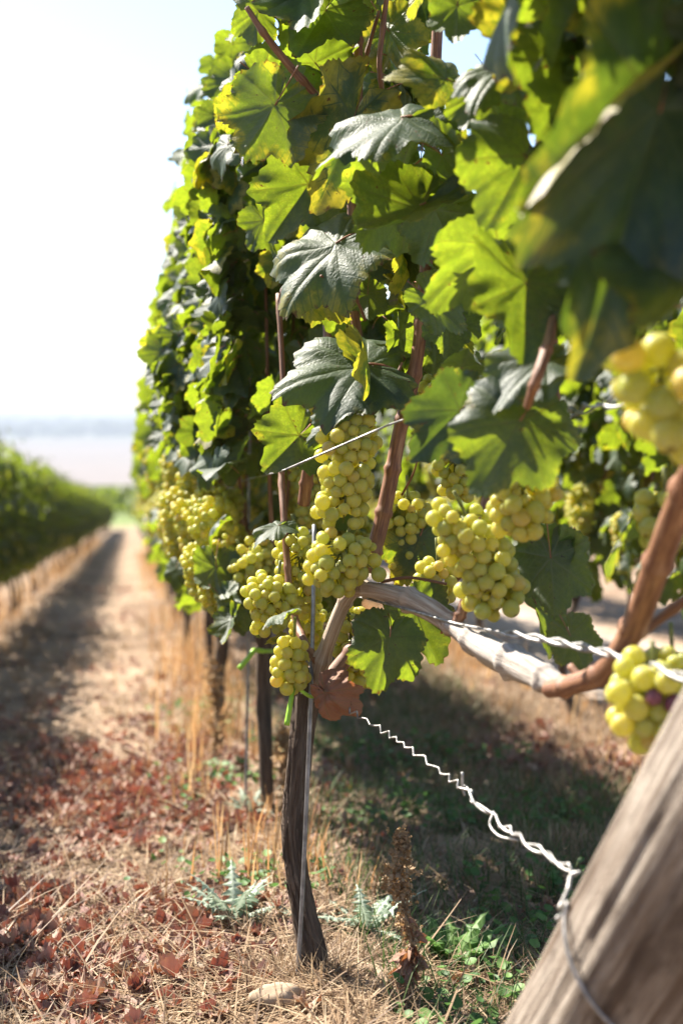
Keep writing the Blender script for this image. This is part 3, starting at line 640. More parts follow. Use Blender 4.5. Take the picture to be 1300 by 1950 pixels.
# petiole end (x, y, depth), tip (x, y, depth), way the upper side faces, width factor, template
LEAVES = [
 ((524, 200, 1.93), (449, 322, 1.90), (0.35, 0.85, 0.35), 1.0, 0),
 ((600, 120, 2.02), (525, 30, 2.0), (-0.2, 0.9, 0.35), 1.1, 4),
 ((500, 150, 1.99), (590, 210, 2.0), (-0.2, 0.8, 0.4), 1.0, 2),
 ((492, 20, 2.0), (482, 100, 1.98), (-0.2, 0.9, 0.3), 0.8, 1),
 ((672, 228, 1.97), (612, 408, 1.93), (0.55, -0.75, 0.45), 0.95, 10),
 ((765, 222, 1.75), (568, 268, 1.72), (-0.25, -0.42, 0.85), 0.95, 5),
 ((762, 342, 1.86), (660, 482, 1.84), (-0.1, 0.85, 0.45), 1.0, 0),
 ((800, 390, 1.75), (680, 465, 1.70), (-0.35, -0.75, 0.62), 1.0, 3),
 ((588, 352, 2.08), (505, 462, 2.05), (0.05, -0.85, 0.55), 1.0, 1),
 ((640, 462, 1.97), (512, 572, 1.93), (-0.45, -0.62, 0.62), 1.05, 2),
 ((828, 400, 1.80), (890, 520, 1.76), (0.15, 0.8, 0.5), 0.95, 0),
 ((698, 692, 1.97), (508, 708, 1.93), (-0.15, -0.62, 0.75), 1.0, 2),
 ((700, 705, 1.95), (690, 612, 1.90), (-0.9, -0.35, 0.35), 1.1, 3),
 ((700, 745, 1.95), (625, 780, 1.90), (-0.5, -0.55, 0.65), 0.9, 5),
 ((570, 830, 2.1), (500, 900, 2.06), (0.15, -0.85, 0.45), 1.1, 1),
 ((665, 790, 2.0), (578, 838, 1.98), (-0.2, -0.85, 0.45), 0.8, 2),
 ((875, 782, 1.60), (780, 880, 1.58), (0.2, -0.9, 0.35), 1.0, 10),
 ((990, 800, 1.48), (905, 935, 1.45), (-0.25, -0.92, 0.3), 1.15, 5),
 ((1040, 690, 1.50), (925, 745, 1.46), (-0.45, -0.55, 0.68), 1.0, 4),
 ((1000, 540, 1.52), (1010, 690, 1.46), (0.15, -0.97, 0.2), 1.05, 1),
 ((820, 570, 1.88), (895, 640, 1.86), (0.1, 0.85, 0.45), 0.8, 0),
 ((950, 470, 1.60), (790, 560, 1.64), (0.1, 0.75, 0.55), 0.9, 4),
 ((742, 1212, 1.93), (722, 1322, 1.90), (0.05, -0.97, 0.25), 1.05, 2),
 ((1048, 1062, 1.78), (1060, 1190, 1.76), (0.4, 0.85, 0.1), 0.95, 0),
 ((1050, 1050, 1.80), (985, 1130, 1.84), (-0.2, -0.8, 0.4), 0.7, 1),
 ((1235, 990, 1.46), (1105, 1058, 1.44), (0.05, 0.6, 0.8), 0.7, 4),
 ((790, 1165, 2.0), (845, 1270, 1.98), (0.25, -0.9, 0.2), 1.0, 1),
 ((1020, 1150, 1.84), (1045, 1260, 1.83), (0.6, -0.75, 0.2), 0.8, 6),
 ((1085, 1210, 1.72), (1120, 1285, 1.70), (0.3, 0.85, 0.2), 1.0, 0),
 ((800, 1020, 2.2), (760, 1120, 2.18), (0.1, -0.9, 0.4), 1.1, 2),
 ((1255, 210, 1.12), (1130, 690, 1.07), (0.10, -0.95, 0.42), 0.64, 10),
 ((1240, 128, 1.14), (918, 345, 1.10), 'E', 0.8, 11),
 ((1010, -70, 1.32), (880, 115, 1.28), (-0.3, 0.45, 0.85), 1.0, 4),  # this leaf and the next two are added to shade the big mottled leaf
 ((1130, -60, 1.30), (1015, 105, 1.26), (-0.35, 0.4, 0.85), 1.1, 1),
 ((1200, -40, 1.22), (1120, 90, 1.18), (-0.3, 0.5, 0.8), 1.1, 2),
 ((1330, 480, 1.10), (1245, 660, 1.05), (-0.55, -0.55, 0.62), 0.9, 3),
 ((1330, 20, 1.2), (1190, 60, 1.16), (-0.1, 0.7, 0.6), 0.9, 1),
 ((870, 10, 1.70), (868, 118, 1.68), (0.2, 0.9, 0.3), 0.8, 4),
 ((850, 150, 1.70), (745, 118, 1.66), (-0.3, -0.8, 0.5), 1.0, 5),
 ((960, 120, 1.55), (885, 180, 1.50), (-0.4, -0.55, 0.7), 0.9, 2),
 ((850, 190, 1.78), (775, 160, 1.76), (-0.5, -0.5, 0.65), 0.8, 3),
 ((910, 180, 1.62), (880, 260, 1.6), (0.2, 0.85, 0.4), 0.8, 1),
 ((1040, 60, 1.5), (960, 170, 1.45), (0.1, -0.95, 0.3), 1.2, 1),
 ((1120, 120, 1.45), (1030, 260, 1.40), (0.15, -0.95, 0.3), 1.1, 0),
 ((1000, 300, 1.5), (940, 420, 1.46), (0.1, -0.95, 0.35), 1.2, 4),
 ((620, 20, 2.0), (560, 105, 1.96), (0.0, -0.9, 0.45), 1.15, 1),
 ((585, -30, 2.0), (600, 75, 1.94), (-0.5, -0.6, 0.55), 1.0, 3),
 ((740, 60, 2.05), (790, 150, 2.02), (0.1, 0.8, 0.5), 0.9, 0),
 ((640, 120, 2.04), (612, 195, 2.0), (-0.45, -0.65, 0.55), 0.8, 6),
 ((640, 190, 2.1), (690, 230, 2.1), (0.0, 0.85, 0.45), 0.9, 4),
 ((520, 235, 2.0), (500, 290, 1.98), (-0.5, -0.6, 0.5), 0.6, 6),
 ((530, 1000, 2.12), (478, 1022, 2.08), (-0.5, -0.55, 0.65), 0.8, 5),
 ((540, 1165, 1.98), (490, 1182, 1.95), (-0.2, 0.3, 0.9), 0.8, 2),
 ((412, 1080, 2.55), (420, 1168, 2.5), (-0.1, 0.8, 0.5), 0.8, 4),
 ((425, 1140, 2.5), (455, 1192, 2.46), (0.1, 0.8, 0.4), 0.7, 1),
 ((440, 1178, 2.46), (432, 1235, 2.42), (-0.6, -0.5, 0.45), 0.8, 3),
 ((470, 1165, 2.5), (500, 1215, 2.48), (0.2, -0.9, 0.3), 0.8, 1),
 ((540, 1220, 2.05), (505, 1222, 2.03), (-0.4, -0.6, 0.6), 0.7, 7),
 ((760, 640, 2.02), (790, 720, 2.05), (0.2, -0.9, 0.35), 0.9, 1),
 ((830, 640, 2.05), (770, 690, 2.02), (-0.1, -0.85, 0.4), 0.9, 2),
 ((700, 560, 2.05), (700, 620, 2.03), (0.1, 0.8, 0.45), 0.9, 0),
 ((600, 540, 2.1), (660, 600, 2.06), (-0.3, -0.85, 0.35), 1.0, 2),
 ((880, 700, 1.75), (950, 680, 1.72), (0.0, 0.7, 0.6), 0.8, 4),
]
SUNNY = []
occ = []          # screen discs (x, y, r, depth) that fill leaves must not cover
for (pp, tt, nn, wd, k) in LEAVES:
    a = P(*pp); b = P(*tt); s = np.linalg.norm(b-a)
    if nn == 'E':
        vw = nrm((a+b)/2-CAM); nn = np.cross(b-a, vw); nn = nrm(nn*np.sign(nn[2])) + 0.02*vw; nn = tuple(nn)
    place_leaf(HIM[k] if k < 10 else MOT[k-10], hero, a, b-a, HN(nn), s*(0.94 if pp[2] > 1.4 else 1), wd*0.84)
    if (nn[1] > 0.5 or nn[2] > 0.58) and (pp[2] > 1.4 or k == 11) and pp[1] > 0: SUNNY.append((a+b)/2)
    L2 = math.hypot(tt[0]-pp[0], tt[1]-pp[1])
    occ.append(((pp[0]+tt[0])/2, (pp[1]+tt[1])/2, 0.54*L2, (pp[2]+tt[2])/2))
# grape clusters: top point, length, top radius, bottom radius, seed, tilt, shoulder
HC = [
 ((672, 806, 1.95), 0.150, 0.036, 0.026, 1, (0.10, 0), (-0.02, 0, 0), 0, 0.0105),
 ((655, 1028, 1.94), 0.072, 0.038, 0.026, 2, (0.35, 0), (0.062, 0, -0.01), 0, 0.0108),
 ((885, 985, 1.72), 0.125, 0.040, 0.028, 3, (-0.42, 0), (-0.030, 0.0, 0.012), 0, 0.0105),
 ((995, 872, 1.60), 0.078, 0.040, 0.028, 4, (0.0, 0), None, 0, 0.0105),
 ((862, 872, 2.1), 0.050, 0.026, 0.018, 5, (-0.2, 0), None, 0, 0.0100),
 ((772, 948, 2.22), 0.110, 0.034, 0.022, 6, (0.05, 0), None, 0, 0.0100),
 ((562, 1022, 2.16), 0.110, 0.033, 0.022, 7, (-0.15, 0), None, 0, 0.0095),
 ((525, 1112, 2.06), 0.070, 0.036, 0.022, 8, (0.2, 0), (-0.03, 0, 0), 0, 0.0092),
 ((557, 1222, 2.0), 0.056, 0.024, 0.020, 9, (0.1, 0), None, 0, 0.0098),
 ((590, 1150, 2.2), 0.070, 0.026, 0.018, 10, (0, 0), None, 0, 0.0095),
 ((468, 1060, 2.55), 0.075, 0.048, 0.022, 11, (-0.5, 0), (0.05, 0, 0.01), 0, 0.0100),
 ((660, 1165, 2.14), 0.095, 0.030, 0.02, 12, (-0.15, 0), None, 1, 0.0100),
 ((1240, 1290, 1.34), 0.050, 0.037, 0.026, 13, (0, 0), (-0.02, 0, 0), 2, 0.0120),
 ((1252, 700, 1.17), 0.060, 0.046, 0.026, 14, (-0.2, 0), (-0.035, 0, 0.012), 0, 0.0145),
 ((1262, 955, 1.42), 0.040, 0.024, 0.016, 15, (0, 0), None, 0, 0.0105),
 ((826, 728, 2.15), 0.040, 0.022, 0.016, 16, (0, 0), None, 0, 0.0095),
 ((586, 752, 2.3), 0.034, 0.020, 0.012, 17, (0, 0), None, 0, 0.0095),
 ((830, 1070, 2.05), 0.060, 0.030, 0.02, 18, (0, 0), None, 0, 0.0095),
 ((1275, 1250, 1.45), 0.035, 0.03, 0.02, 20, (0, 0), None, 0, 0.0105),
 ((690, 1225, 2.2), 0.060, 0.026, 0.018, 21, (0, 0), None, 0, 0.0095),
]
for (tp, L, r0, r1, sd, tl, sh, pu, br) in HC:
    hero_cluster(hero, P(*tp), L, r0*0.97, r1*0.97, br*0.94, sd, tl, sh, pu)
    if sd in (1, 2, 3, 8, 9, 11, 13, 14): SUNNY.append(P(*tp)-np.array([0, 0, L*0.3]))
    s = FPX/tp[2]; occ.append((tp[0]+math.tan(-tl[0])*L*s*0.5, tp[1]+L*s*0.5, max(L*0.6, r0*1.3)*s, tp[2]))
# leaves filling the rest of the focused vine's canopy
g = np.random.default_rng(21)
pos, A, N, sz = canopy(g, 3400, 0.75, 2.75, 0.74, 1.72, 0.0, 0.12)
sz = sz*1.16
pos[:, 2] += gbase(pos[:, 1]); pos[:, 0] += 0.31 + 0.05*(pos[:, 1] < 1.7)
ctr = pos + A*sz[:, None]*0.45
px, py, dd = proj(ctr)
rad = 0.5*sz*FPX/dd
sil = np.interp(py, [-200, 0, 90, 150, 300, 340, 500, 780, 900], [480, 500, 520, 480, 465, 520, 545, 545, 590])
ok = (px-rad*0.8 > np.where(dd < 2.2, sil, sil-70)) & ~((dd >= 2.2) & (px < 545) & (py-rad < 120))
lim = np.interp(dd, [1.0, 1.25, 1.45, 1.6, 1.75, 1.9, 2.0], [1130, 1040, 960, 880, 760, 600, 430])
above = (py+rad < -20) | (px-rad > 1340)
ok |= above
ok &= (px-rad*0.8 > lim) | (dd > 2.0) | above
ok &= ~((py+rad*0.6 > 790) & (px < 1080))
ok &= ~((py > 600) & (px > 1020) & (px < 1340))
ok &= ~((py > 660) & (dd < 1.7))
for c_ in SUNNY:                                   # nothing between the sun and the leaves that catch it
    q = ctr - c_; tt = q @ SUN
    ok &= ~((tt > 0.01) & (np.linalg.norm(q - tt[:, None]*SUN, axis=1) < 0.075))
for (ox, oy, orr, od) in occ:
    ok &= ~((np.hypot(px-ox, py-oy) < orr + rad*0.55) & (dd < od+0.02))
ix = np.where(ok)[0]; g.shuffle(ix); ix = ix[:1000]
front = ix[np.argsort(dd[ix])]; infr = [i for i in front if 0 < px[i] < 1300 and -50 < py[i] < 900][:38]
for i in infr: place_leaf(HIM[int(g.integers(0, 8))], hero, pos[i], A[i], N[i], sz[i]*1.05, 0.9)
rest = np.array([i for i in ix if i not in set(infr)])
fo = link('foliage', merged_leaves('foliage', FINE, pos[rest]-HB, A[rest], N[rest], sz[rest]*1.08, M['leaf'], g), hero)
fo['kind'] = 'stuff'

# ------------------------------------------------------------------ vine variants for the rows
def vine_variant(seed, nleaf, tmpl, nshoot, detail, zlo=0.79, ncl=None):
    g = np.random.default_rng(seed)
    root = link('grapevine', None)
    s = g.uniform(-0.03, 0.03, 5)
    V, F, uv = tube([(s[0], 0, -0.03), (s[1]*1.2, s[2], 0.12), (s[3], s[1], 0.26), (s[4], s[0]*0.6, 0.38), (0, 0.03, 0.47)], [0.018, 0.016, 0.0155, 0.016, 0.018], 14, 36, bark=0.4, seed=seed, ridges=5)
    link('trunk', mkmesh('trunk', V, F, {'uv': uv}, None, [M['bark']]), root)
    V, F, uv = tube([(0, 0.03, 0.45), (0.01, -0.1, 0.56), (0.0, -0.3, 0.54), (0.01, -0.52, 0.47)], [0.012, 0.010, 0.008], 10, 20, bark=0.15, seed=seed)
    link('arm', mkmesh('arm', V, F, {'uv': uv}, None, [M['arm']]), root)
    shoots = []
    for k in range(nshoot):
        y = -0.5 + 1.0*k/max(1, nshoot-1); x = g.uniform(-0.05, 0.05)
        V, F, uv = tube([(0, y, 0.52), (x, y+g.uniform(-.05, .05), 0.75), (x*1.3, y+g.uniform(-.08, .08), 1.1), (x+g.uniform(-.06, .06), y+g.uniform(-.1, .1), 1.5+g.uniform(0, .2))], [0.005, 0.0045, 0.003, 0.002], 7, 14)
        shoots.append((V, F, uv))
    if detail:
        for V, F, uv in shoots: link('cane', mkmesh('cane', V, F, {'uv': uv}, None, [M['cane']]), root)
    else:
        b = Buf()
        for V, F, uv in shoots: b.add(V, F, uv)
        o = link('canes', b.mesh('canes', [M['cane']]), root); o['kind'] = 'stuff'
    pos, A, N, sz = canopy(g, nleaf, -0.58, 0.58, zlo, 1.38, 0.0, 0.125)
    low = (g.uniform(0, 1, nleaf) < 0.025) | ((pos[:, 0] > 0.03) & (g.uniform(0, 1, nleaf) < 0.16))
    pos[low, 2] = g.uniform(0.46, 0.72, low.sum())
    if detail:
        face = np.argsort(pos[:, 0])[:95]
        for i in face: place_leaf(HIM[int(g.integers(0, 8))], root, pos[i], A[i], N[i], sz[i])
        keep = np.setdiff1d(np.arange(nleaf), face)
        pos, A, N, sz = pos[keep], A[keep], N[keep], sz[keep]
    o = link('foliage', merged_leaves('foliage', tmpl, pos, A, N, sz, M['leaf'], g), root); o['kind'] = 'stuff'
    ncl = (23 if detail else 18) if ncl is None else ncl
    for k in range(ncl):
        side = -1 if k % 4 else 1
        o = link('grape_cluster', CLUST[int(g.integers(0, 5))], root, (side*g.uniform(0.05, 0.17), -0.52+1.04*k/(ncl-1)+g.uniform(-.05, .05), g.uniform(0.62, 0.86)))
        o.rotation_euler = (g.uniform(-.25, .25), g.uniform(-.25, .25), g.uniform(0, 6.28))
    return root
VD = [vine_variant(41, 1350, MID, 7, True), vine_variant(42, 1350, MID, 7, True)]
VL = [vine_variant(51+i, 1200, LOW, 6, False) for i in range(4)]
VLL = [vine_variant(61+i, 1150, LOW, 5, False, 0.52, 5) for i in range(3)]
ORD = ['first', 'second', 'third', 'fourth', 'fifth', 'sixth', 'seventh', 'eighth', 'ninth', 'tenth', 'eleventh', 'twelfth']
used = set()
def put(proto, x, y, sc, rz, label, group):
    o = proto if id(proto) not in used else copy_tree(proto)
    used.add(id(proto))
    o.location = (float(x), float(y), float(gz(x, y)) + 0.0); o.scale = (sc, sc, sc); o.rotation_euler = (0, 0, rz)
    tag(o, label, 'grapevine', group)
    return o
g = np.random.default_rng(5)
def stake(x, y, label, h=0.62):
    z = float(gz(x, y)); global STAKE
    if STAKE is None:
        V, F, uv = tube([(0, 0, -0.04), (0.002, 0, 0.3), (0, 0, h), (0.0, 0.0, h+0.35)], [0.003, 0.003, 0.003], 8, 12)
        STAKE = mkmesh('metal_stake', V, F, {'uv': uv}, None, [M['rod']])
    o = link('metal_stake', STAKE, None, (x, y, z)); o.rotation_euler = (g.uniform(-.03, .03), g.uniform(-.03, .03), 0)
    return tag(o, label, 'stake', 'thin metal stakes beside the vine trunks')
STAKE = None
ys = [3.12, 4.28, 5.45]
while ys[-1] < 49: ys.append(ys[-1] + 1.14 + g.uniform(-.05, .05))
for i, y in enumerate(ys):
    if i < 4: lab = 'blurred grapevine %s in line behind the sharply focused vine, clusters hanging in view' % ORD[i]; pr = VD[i % 2]
    elif i < 10: lab = 'soft grapevine %s in line behind the sharply focused vine' % ORD[i]; pr = VL[i % 4]
    else: lab = 'tiny blurred grapevine far down the row of the focused vine'; pr = VL[i % 4]
    put(pr, ROWX['hero']+(0.0 if i else -0.01)+g.uniform(-.02, .02), y, 1.0, 0, lab, 'grapevines in the focused row')
    if i < 8: stake(ROWX['hero']-0.03, y-0.04, 'thin grey rod beside the trunk of the %s vine behind the focused one' % ORD[i])
def row(key, y0, y1, sc, where, nlab):
    y = y0; i = 0
    while y < y1:
        lab = ('grapevine %s along the row %s, counted away from the camera' % (ORD[i], where)) if i < nlab else 'tiny blurred grapevine far down the row %s' % where
        put(VL[int(g.integers(0, 4))] if key != 'left' else VLL[int(g.integers(0, 3))], ROWX[key]+g.uniform(-.03, .03), y, sc*g.uniform(0.97, 1.03), 0 if key == 'left' else (math.pi if g.uniform() < 0.5 else 0), lab, 'grapevines in the row %s' % where)
        y += 1.12*sc*g.uniform(0.96, 1.04); i += 1
row('right', 2.2, 30, 1.0, 'right behind the focused row', 8)
row('left', 1.0, 49, 0.64, 'across the grass path', 12)
row('far_left', 6.0, 30, 0.85, 'behind the left-hand row', 0)
row('far_right', 5.0, 22, 1.0, 'beyond the bare soil alley', 0)

# ------------------------------------------------------------------ end post, wires, stake at the focused vine
pa = P(970, 1950, 1.36); pb = P(1300, 1340, 1.12); rp = 0.082
pa = pa + RGT*rp*1.10; pb = pb + RGT*rp*1.10; dv = nrm(pb-pa)
p0 = pa - dv*(pa[2]-float(gz(pa[0], pa[1]))+0.12)/dv[2]; p1 = pb + dv*0.42
nseg, ns = 120, 96
C = p0 + (p1-p0)*np.linspace(0, 1, nseg)[:, None]; L = np.linalg.norm(p1-p0)*np.linspace(0, 1, nseg)
e1 = nrm(np.cross(dv, [0, 0, 1.0])); e2 = np.cross(dv, e1); an = np.linspace(0, 2*np.pi, ns, endpoint=False)
AA, LL = np.meshgrid(an, L)
rr = rp*(1 + 0.05*vnoise(np.cos(AA)*2+4, np.sin(AA)*2+LL*3, 31) + 0.022*vnoise(AA*9, LL*5, 32) + 0.012*vnoise(AA*22, LL*9, 34))
todir = nrm(CAM-(pa+pb)/2); base_ang = math.atan2(todir @ e2, todir @ e1)
lside = math.atan2((-RGT) @ e2, (-RGT) @ e1)
for fr, wd, dp in ((0.42, 0.035, 0.16), (0.86, 0.05, 0.11), (0.10, 0.03, 0.07), (1.35, 0.03, 0.07), (-0.6, 0.04, 0.1)):
    a0 = lside + (((base_ang-lside+np.pi) % (2*np.pi))-np.pi)*fr + 0.10*vnoise(LL*4+fr*9, LL*0, 33) + 0.05*vnoise(LL*13, LL*0+fr, 35)
    da = (AA-a0+np.pi) % (2*np.pi)-np.pi
    rr = rr - 0.6*rp*dp*np.exp(-(da/wd)**2)*np.clip(0.6+1.2*vnoise(LL*3+fr*5, LL*0, 36), 0.1, 1)
PV = (C[:, None]+rr[..., None]*(np.cos(an)[None, :, None]*e1+np.sin(an)[None, :, None]*e2)).reshape(-1, 3)
i_, j_ = np.meshgrid(np.arange(nseg-1), np.arange(ns), indexing='ij'); j2 = (j_+1) % ns
PQ = np.stack([i_*ns+j_, i_*ns+j2, (i_+1)*ns+j2, (i_+1)*ns+j_], -1).reshape(-1, 4)
PV = np.vstack([PV, C[-1]]); k = np.arange(ns)
PT = np.stack([np.full(ns, len(PV)-1), (nseg-1)*ns+k, (nseg-1)*ns+(k+1) % ns], -1)
puv = np.vstack([np.stack([np.tile(np.abs(an/np.pi-1), nseg), np.repeat(L, ns)], -1), [[0.5, L[-1]]]])
post = link('end_post', mkmesh('end_post', PV-p0, [PQ, PT], {'uv': puv}, None, [M['post']]), None, p0)
tag(post, 'thick weathered wooden end post leaning at the near end of the row', 'post')

def twist(path, r, pitch, ph=0.0, n=None, ramp=None):
    C = spline(path, n or 160); L = np.concatenate([[0], np.cumsum(np.linalg.norm(np.diff(C, axis=0), axis=1))])
    T = nrm(np.gradient(C, axis=0)); N = nrm(np.cross(T, [0.2, 0.1, 1.0])); B = np.cross(T, N)
    a = 2*np.pi*L/pitch + ph; rr = r if ramp is None else r*np.interp(L/L[-1], [0, 1], ramp)
    rr = np.asarray(rr)*np.ones(len(L))
    return C + rr[:, None]*(np.cos(a)[:, None]*N + np.sin(a)[:, None]*B)
def zig(path, amp, pitch, n):
    """crimped wire: a zigzag that lies mostly in one plane"""
    C = spline(path, n); L = np.concatenate([[0], np.cumsum(np.linalg.norm(np.diff(C, axis=0), axis=1))])
    T = nrm(np.gradient(C, axis=0)); N = nrm(np.cross(T, FWD)); s = (L/pitch + 0.3*np.sin(L*41)) % 1.0; amp = amp*(1+0.35*np.sin(L*67))
    tri = np.where(s < 0.7, s/0.7, (1-s)/0.3)*2-1
    return C + N*(amp*tri)[:, None]
# anchor wire, crimped, from the focused trunk down to the end post and round it
b = Buf()
w0 = P(600, 1322, 2.02)
A1 = [P(655, 1346, 1.98), P(760, 1412, 1.84), P(880, 1500, 1.70)]
b.tube([w0, P(628, 1333, 2.0), P(655, 1346, 1.98)], 0.0016, 8, 12)
tc_ = P(584, 1322, 2.06)
b.tube([tc_+0.020*np.array([math.cos(a), math.sin(a), 0.06*a]) for a in np.linspace(-1.0, 7.0, 30)], 0.0013, 6, 60)
b.tube(zig(A1, 0.0034, 0.026, 260), 0.0012, 8, 220, smoothpath=False)
A2 = [P(876, 1495, 1.705), P(930, 1548, 1.64), P(1010, 1610, 1.52), P(1098, 1662, 1.42)]
b.tube(zig(A2, 0.0038, 0.048, 150), 0.0017, 8, 150, smoothpath=False)
b.tube(twist(A2, 0.0034, 0.075, 3.14, 150), 0.0017, 8, 150, smoothpath=False)
b.tube([P(880, 1470, 1.70), P(880, 1500, 1.70), P(884, 1515, 1.70)], 0.0018, 6, 10)
b.tube([P(940, 1545, 1.63), P(932, 1570, 1.62), P(950, 1592, 1.6), P(985, 1600, 1.57)], 0.0014, 6, 20)
b.tube([P(1098, 1662, 1.42), P(1086, 1668, 1.42), P(1080, 1695, 1.40), P(1064, 1730, 1.375)], 0.0023, 8, 20)
loop = []
ctr_l = p0 + dv*((P(1090, 1800, 1.3)-p0) @ dv)
for a in np.linspace(-0.35, 5.6, 60):
    th = lside + np.sign(((base_ang-lside+np.pi) % (2*np.pi))-np.pi)*a
    loop.append(ctr_l + (rp+0.004)*(math.cos(th)*e1+math.sin(th)*e2) + dv*(-0.028*a + 0.03 if a < 2 else -0.026))
loop[0] = P(1064, 1730, 1.375)
b.tube(loop, 0.0021, 8, 140)
me = b.mesh('anchor_wire', [M['wire']])
tag(link('anchor_wire', me), 'crimped silvery wire from the focused trunk down to the leaning wooden post', 'wire')
# fruiting wire along the arm, twisted where it comes toward the camera
b = Buf()
fw = [P(700, 1140, 1.97), P(790, 1165, 1.86), P(870, 1188, 1.77), P(960, 1205, 1.66)]
b.tube(fw, 0.0018, 8, 30)
fw2 = [P(955, 1204, 1.665), P(1060, 1222, 1.54), P(1180, 1250, 1.40), P(1320, 1296, 1.25), P(1500, 1340, 1.12)]
b.tube(twist(fw2, 0.0028, 0.11, 0, 160), 0.0023, 8, 160, smoothpath=False)
b.tube(twist(fw2, 0.0028, 0.11, 3.14, 160), 0.0023, 8, 160, smoothpath=False)
back = [P(700, 1140, 1.97), np.array([0.27, 3.1, gbase(3.1)+0.53]), np.array([0.27, 20, gbase(20)+0.53]), np.array([0.27, 49, gbase(49)+0.53])]
for i in range(3): b.tube([back[i], back[i+1]], 0.0013, 6, 6)
tag(link('fruiting_wire', b.mesh('fruiting_wire', [M['wire']])), 'grey twisted wire along the peeling vine arm, running out to the right', 'wire')
b = Buf()
uw = [P(1300, 690, 1.1), P(1060, 790, 1.45), P(860, 768, 1.66), P(742, 808, 1.84), P(545, 894, 1.91)]
b.tube(uw[2:], 0.0014, 8, 20, smoothpath=False) if False else [b.tube([uw[i], uw[i+1]], 0.0014, 8, 6) for i in range(2, 4)]
b.tube([uw[4], P(500, 906, 2.6), P(380, 936, 5.0)], 0.0012, 6, 12)
b.tube(twist([P(1020, 803, 1.62), P(1090, 785, 1.5), P(1150, 762, 1.4), P(1300, 720, 1.25)], 0.004, 0.09, 0, 60), 0.0018, 6, 60, smoothpath=False)
b.tube(twist([P(1020, 803, 1.62), P(1090, 785, 1.5), P(1150, 772, 1.4), P(1300, 740, 1.25)], 0.004, 0.09, 3.1, 60), 0.0018, 6, 60, smoothpath=False)
b.tube([P(860, 768, 1.66), P(1020, 803, 1.62)], 0.0014, 6, 4)
tag(link('foliage_wire', b.mesh('foliage_wire', [M['wire']])), 'thin straight wire crossing in front of the tallest focused grape cluster', 'wire')
V, F, uv = tube([P(564, 1890, 2.03), P(574, 1740, 2.025), P(585, 1500, 2.02), P(593, 1290, 2.03), P(597, 1100, 2.08), P(598, 1000, 2.12)], 0.0031, 10, 30)
tag(link('metal_stake', mkmesh('metal_stake', V, F, {'uv': uv}, None, [M['rod']])), 'thin grey metal rod leaning along the focused dark trunk', 'stake', 'thin metal stakes beside the vine trunks')
# green plastic tie
b = Buf()
b.tube([P(558, 1310, 2.0), P(553, 1340, 1.99), P(546, 1381, 1.98)], [0.0034, 0.0036, 0.0040], 8, 12)
b.tube([P(566, 1308, 2.0), P(580, 1320, 2.0), P(594, 1327, 2.01), P(606, 1320, 2.03)], 0.0026, 8, 14)
b.tube([P(558, 1310, 2.0), P(562, 1304, 2.02), P(566, 1308, 2.0)], 0.0028, 8, 8)
tag(link('vine_tie', b.mesh('vine_tie', [M['tie']])), 'bright green vine tie knotted round the top of the focused trunk', 'tie')
b = Buf()
b.tube([P(502, 1240, 2.75), P(485, 1238, 2.74), P(478, 1246, 2.73), P(455, 1274, 2.72)], 0.005, 8, 16)
b.tube([P(502, 1240, 2.75), P(520, 1240, 2.8)], 0.004, 8, 4)
tag(link('vine_tie', b.mesh('vine_tie', [M['tie']])), 'blurred green vine tie at the second trunk, behind the focused one', 'tie')
# dried brown leaf caught on the wire
BR = leaf_mesh('leaf', leaf_template(77, 9, cup=-.45, fold=-.35, droop=.55, ruff=.16, curl=-.22, crumple=.34), M['brown_leaf'])
lf = place_leaf(BR, None, P(615, 1318, 1.95), P(662, 1368, 1.93)-P(600, 1305, 1.95), (-0.75, -0.5, 0.45), 0.78*np.linalg.norm(P(662, 1368, 1.93)-P(600, 1305, 1.95)), 0.9, 'dried_leaf')
tag(lf, 'crumpled rusty brown dead leaf caught where the crimped wire meets the trunk', 'leaf')

# ------------------------------------------------------------------ ground litter
DEAD = [leaf_mesh('fallen_leaf', leaf_template(500+i, 5, (0.2, 0.45, 0.7, 0.88, 1.0), cup=cu, fold=fo, droop=-.1, ruff=.16, curl=cl, crumple=.36, petiole=(i % 2 == 0)), M['dead'] if i % 5 < 3 else M['dead_tan']) for i, (cu, fo, cl) in enumerate(
    [(.5, .3, .2), (-.5, -.3, -.2), (.7, .6, .25), (-.3, .4, .2), (.4, -.4, -.25), (.8, .4, .3)])]
g = np.random.default_rng(8)
patch = [(215, 1490, 95, 45, 50), (190, 1570, 90, 50, 40), (370, 1530, 60, 50, 32), (60, 1745, 80, 60, 22), (110, 1840, 80, 70, 16), (380, 1745, 60, 50, 16),
         (370, 1780, 60, 30, 10), (180, 1900, 120, 50, 14), (400, 1860, 60, 40, 6), (350, 1440, 60, 30, 20), (700, 1440, 120, 50, 18), (700, 1560, 70, 50, 9), (900, 1390, 90, 25, 26), (1150, 1480, 90, 50, 22), (980, 1440, 140, 50, 16), (130, 1390, 130, 60, 14), (60, 1520, 60, 60, 12), (20, 1900, 40, 50, 5)]
pts = []
patch = [(a_, b_, c_*1.2, d_*1.05, e_) for a_, b_, c_, d_, e_ in patch]
for (cx, cy_, rx, ry, n) in patch:
    for _ in range(n):
        a = ground(cx+g.normal()*rx*0.6, cy_+g.normal()*ry*0.6); pts.append(a)
n_ind = 0
def fall(p, s, o=None):
    nn = nrm(np.array([0, 0, 1.0]) + g.normal(0, 0.35, 3)); a = np.array([g.normal(), g.normal(), 0])
    o = place_leaf(DEAD[int(g.integers(0, 6))], None, (p[0], p[1], float(gz(p[0], p[1]))+0.006+0.012*g.uniform()), a, nn, s, g.uniform(0.7, 1.0), 'fallen_leaf')
    tag(o, 'dry curled red-brown fallen leaf among the straw', 'leaf', 'fallen red leaves on the ground'); return o
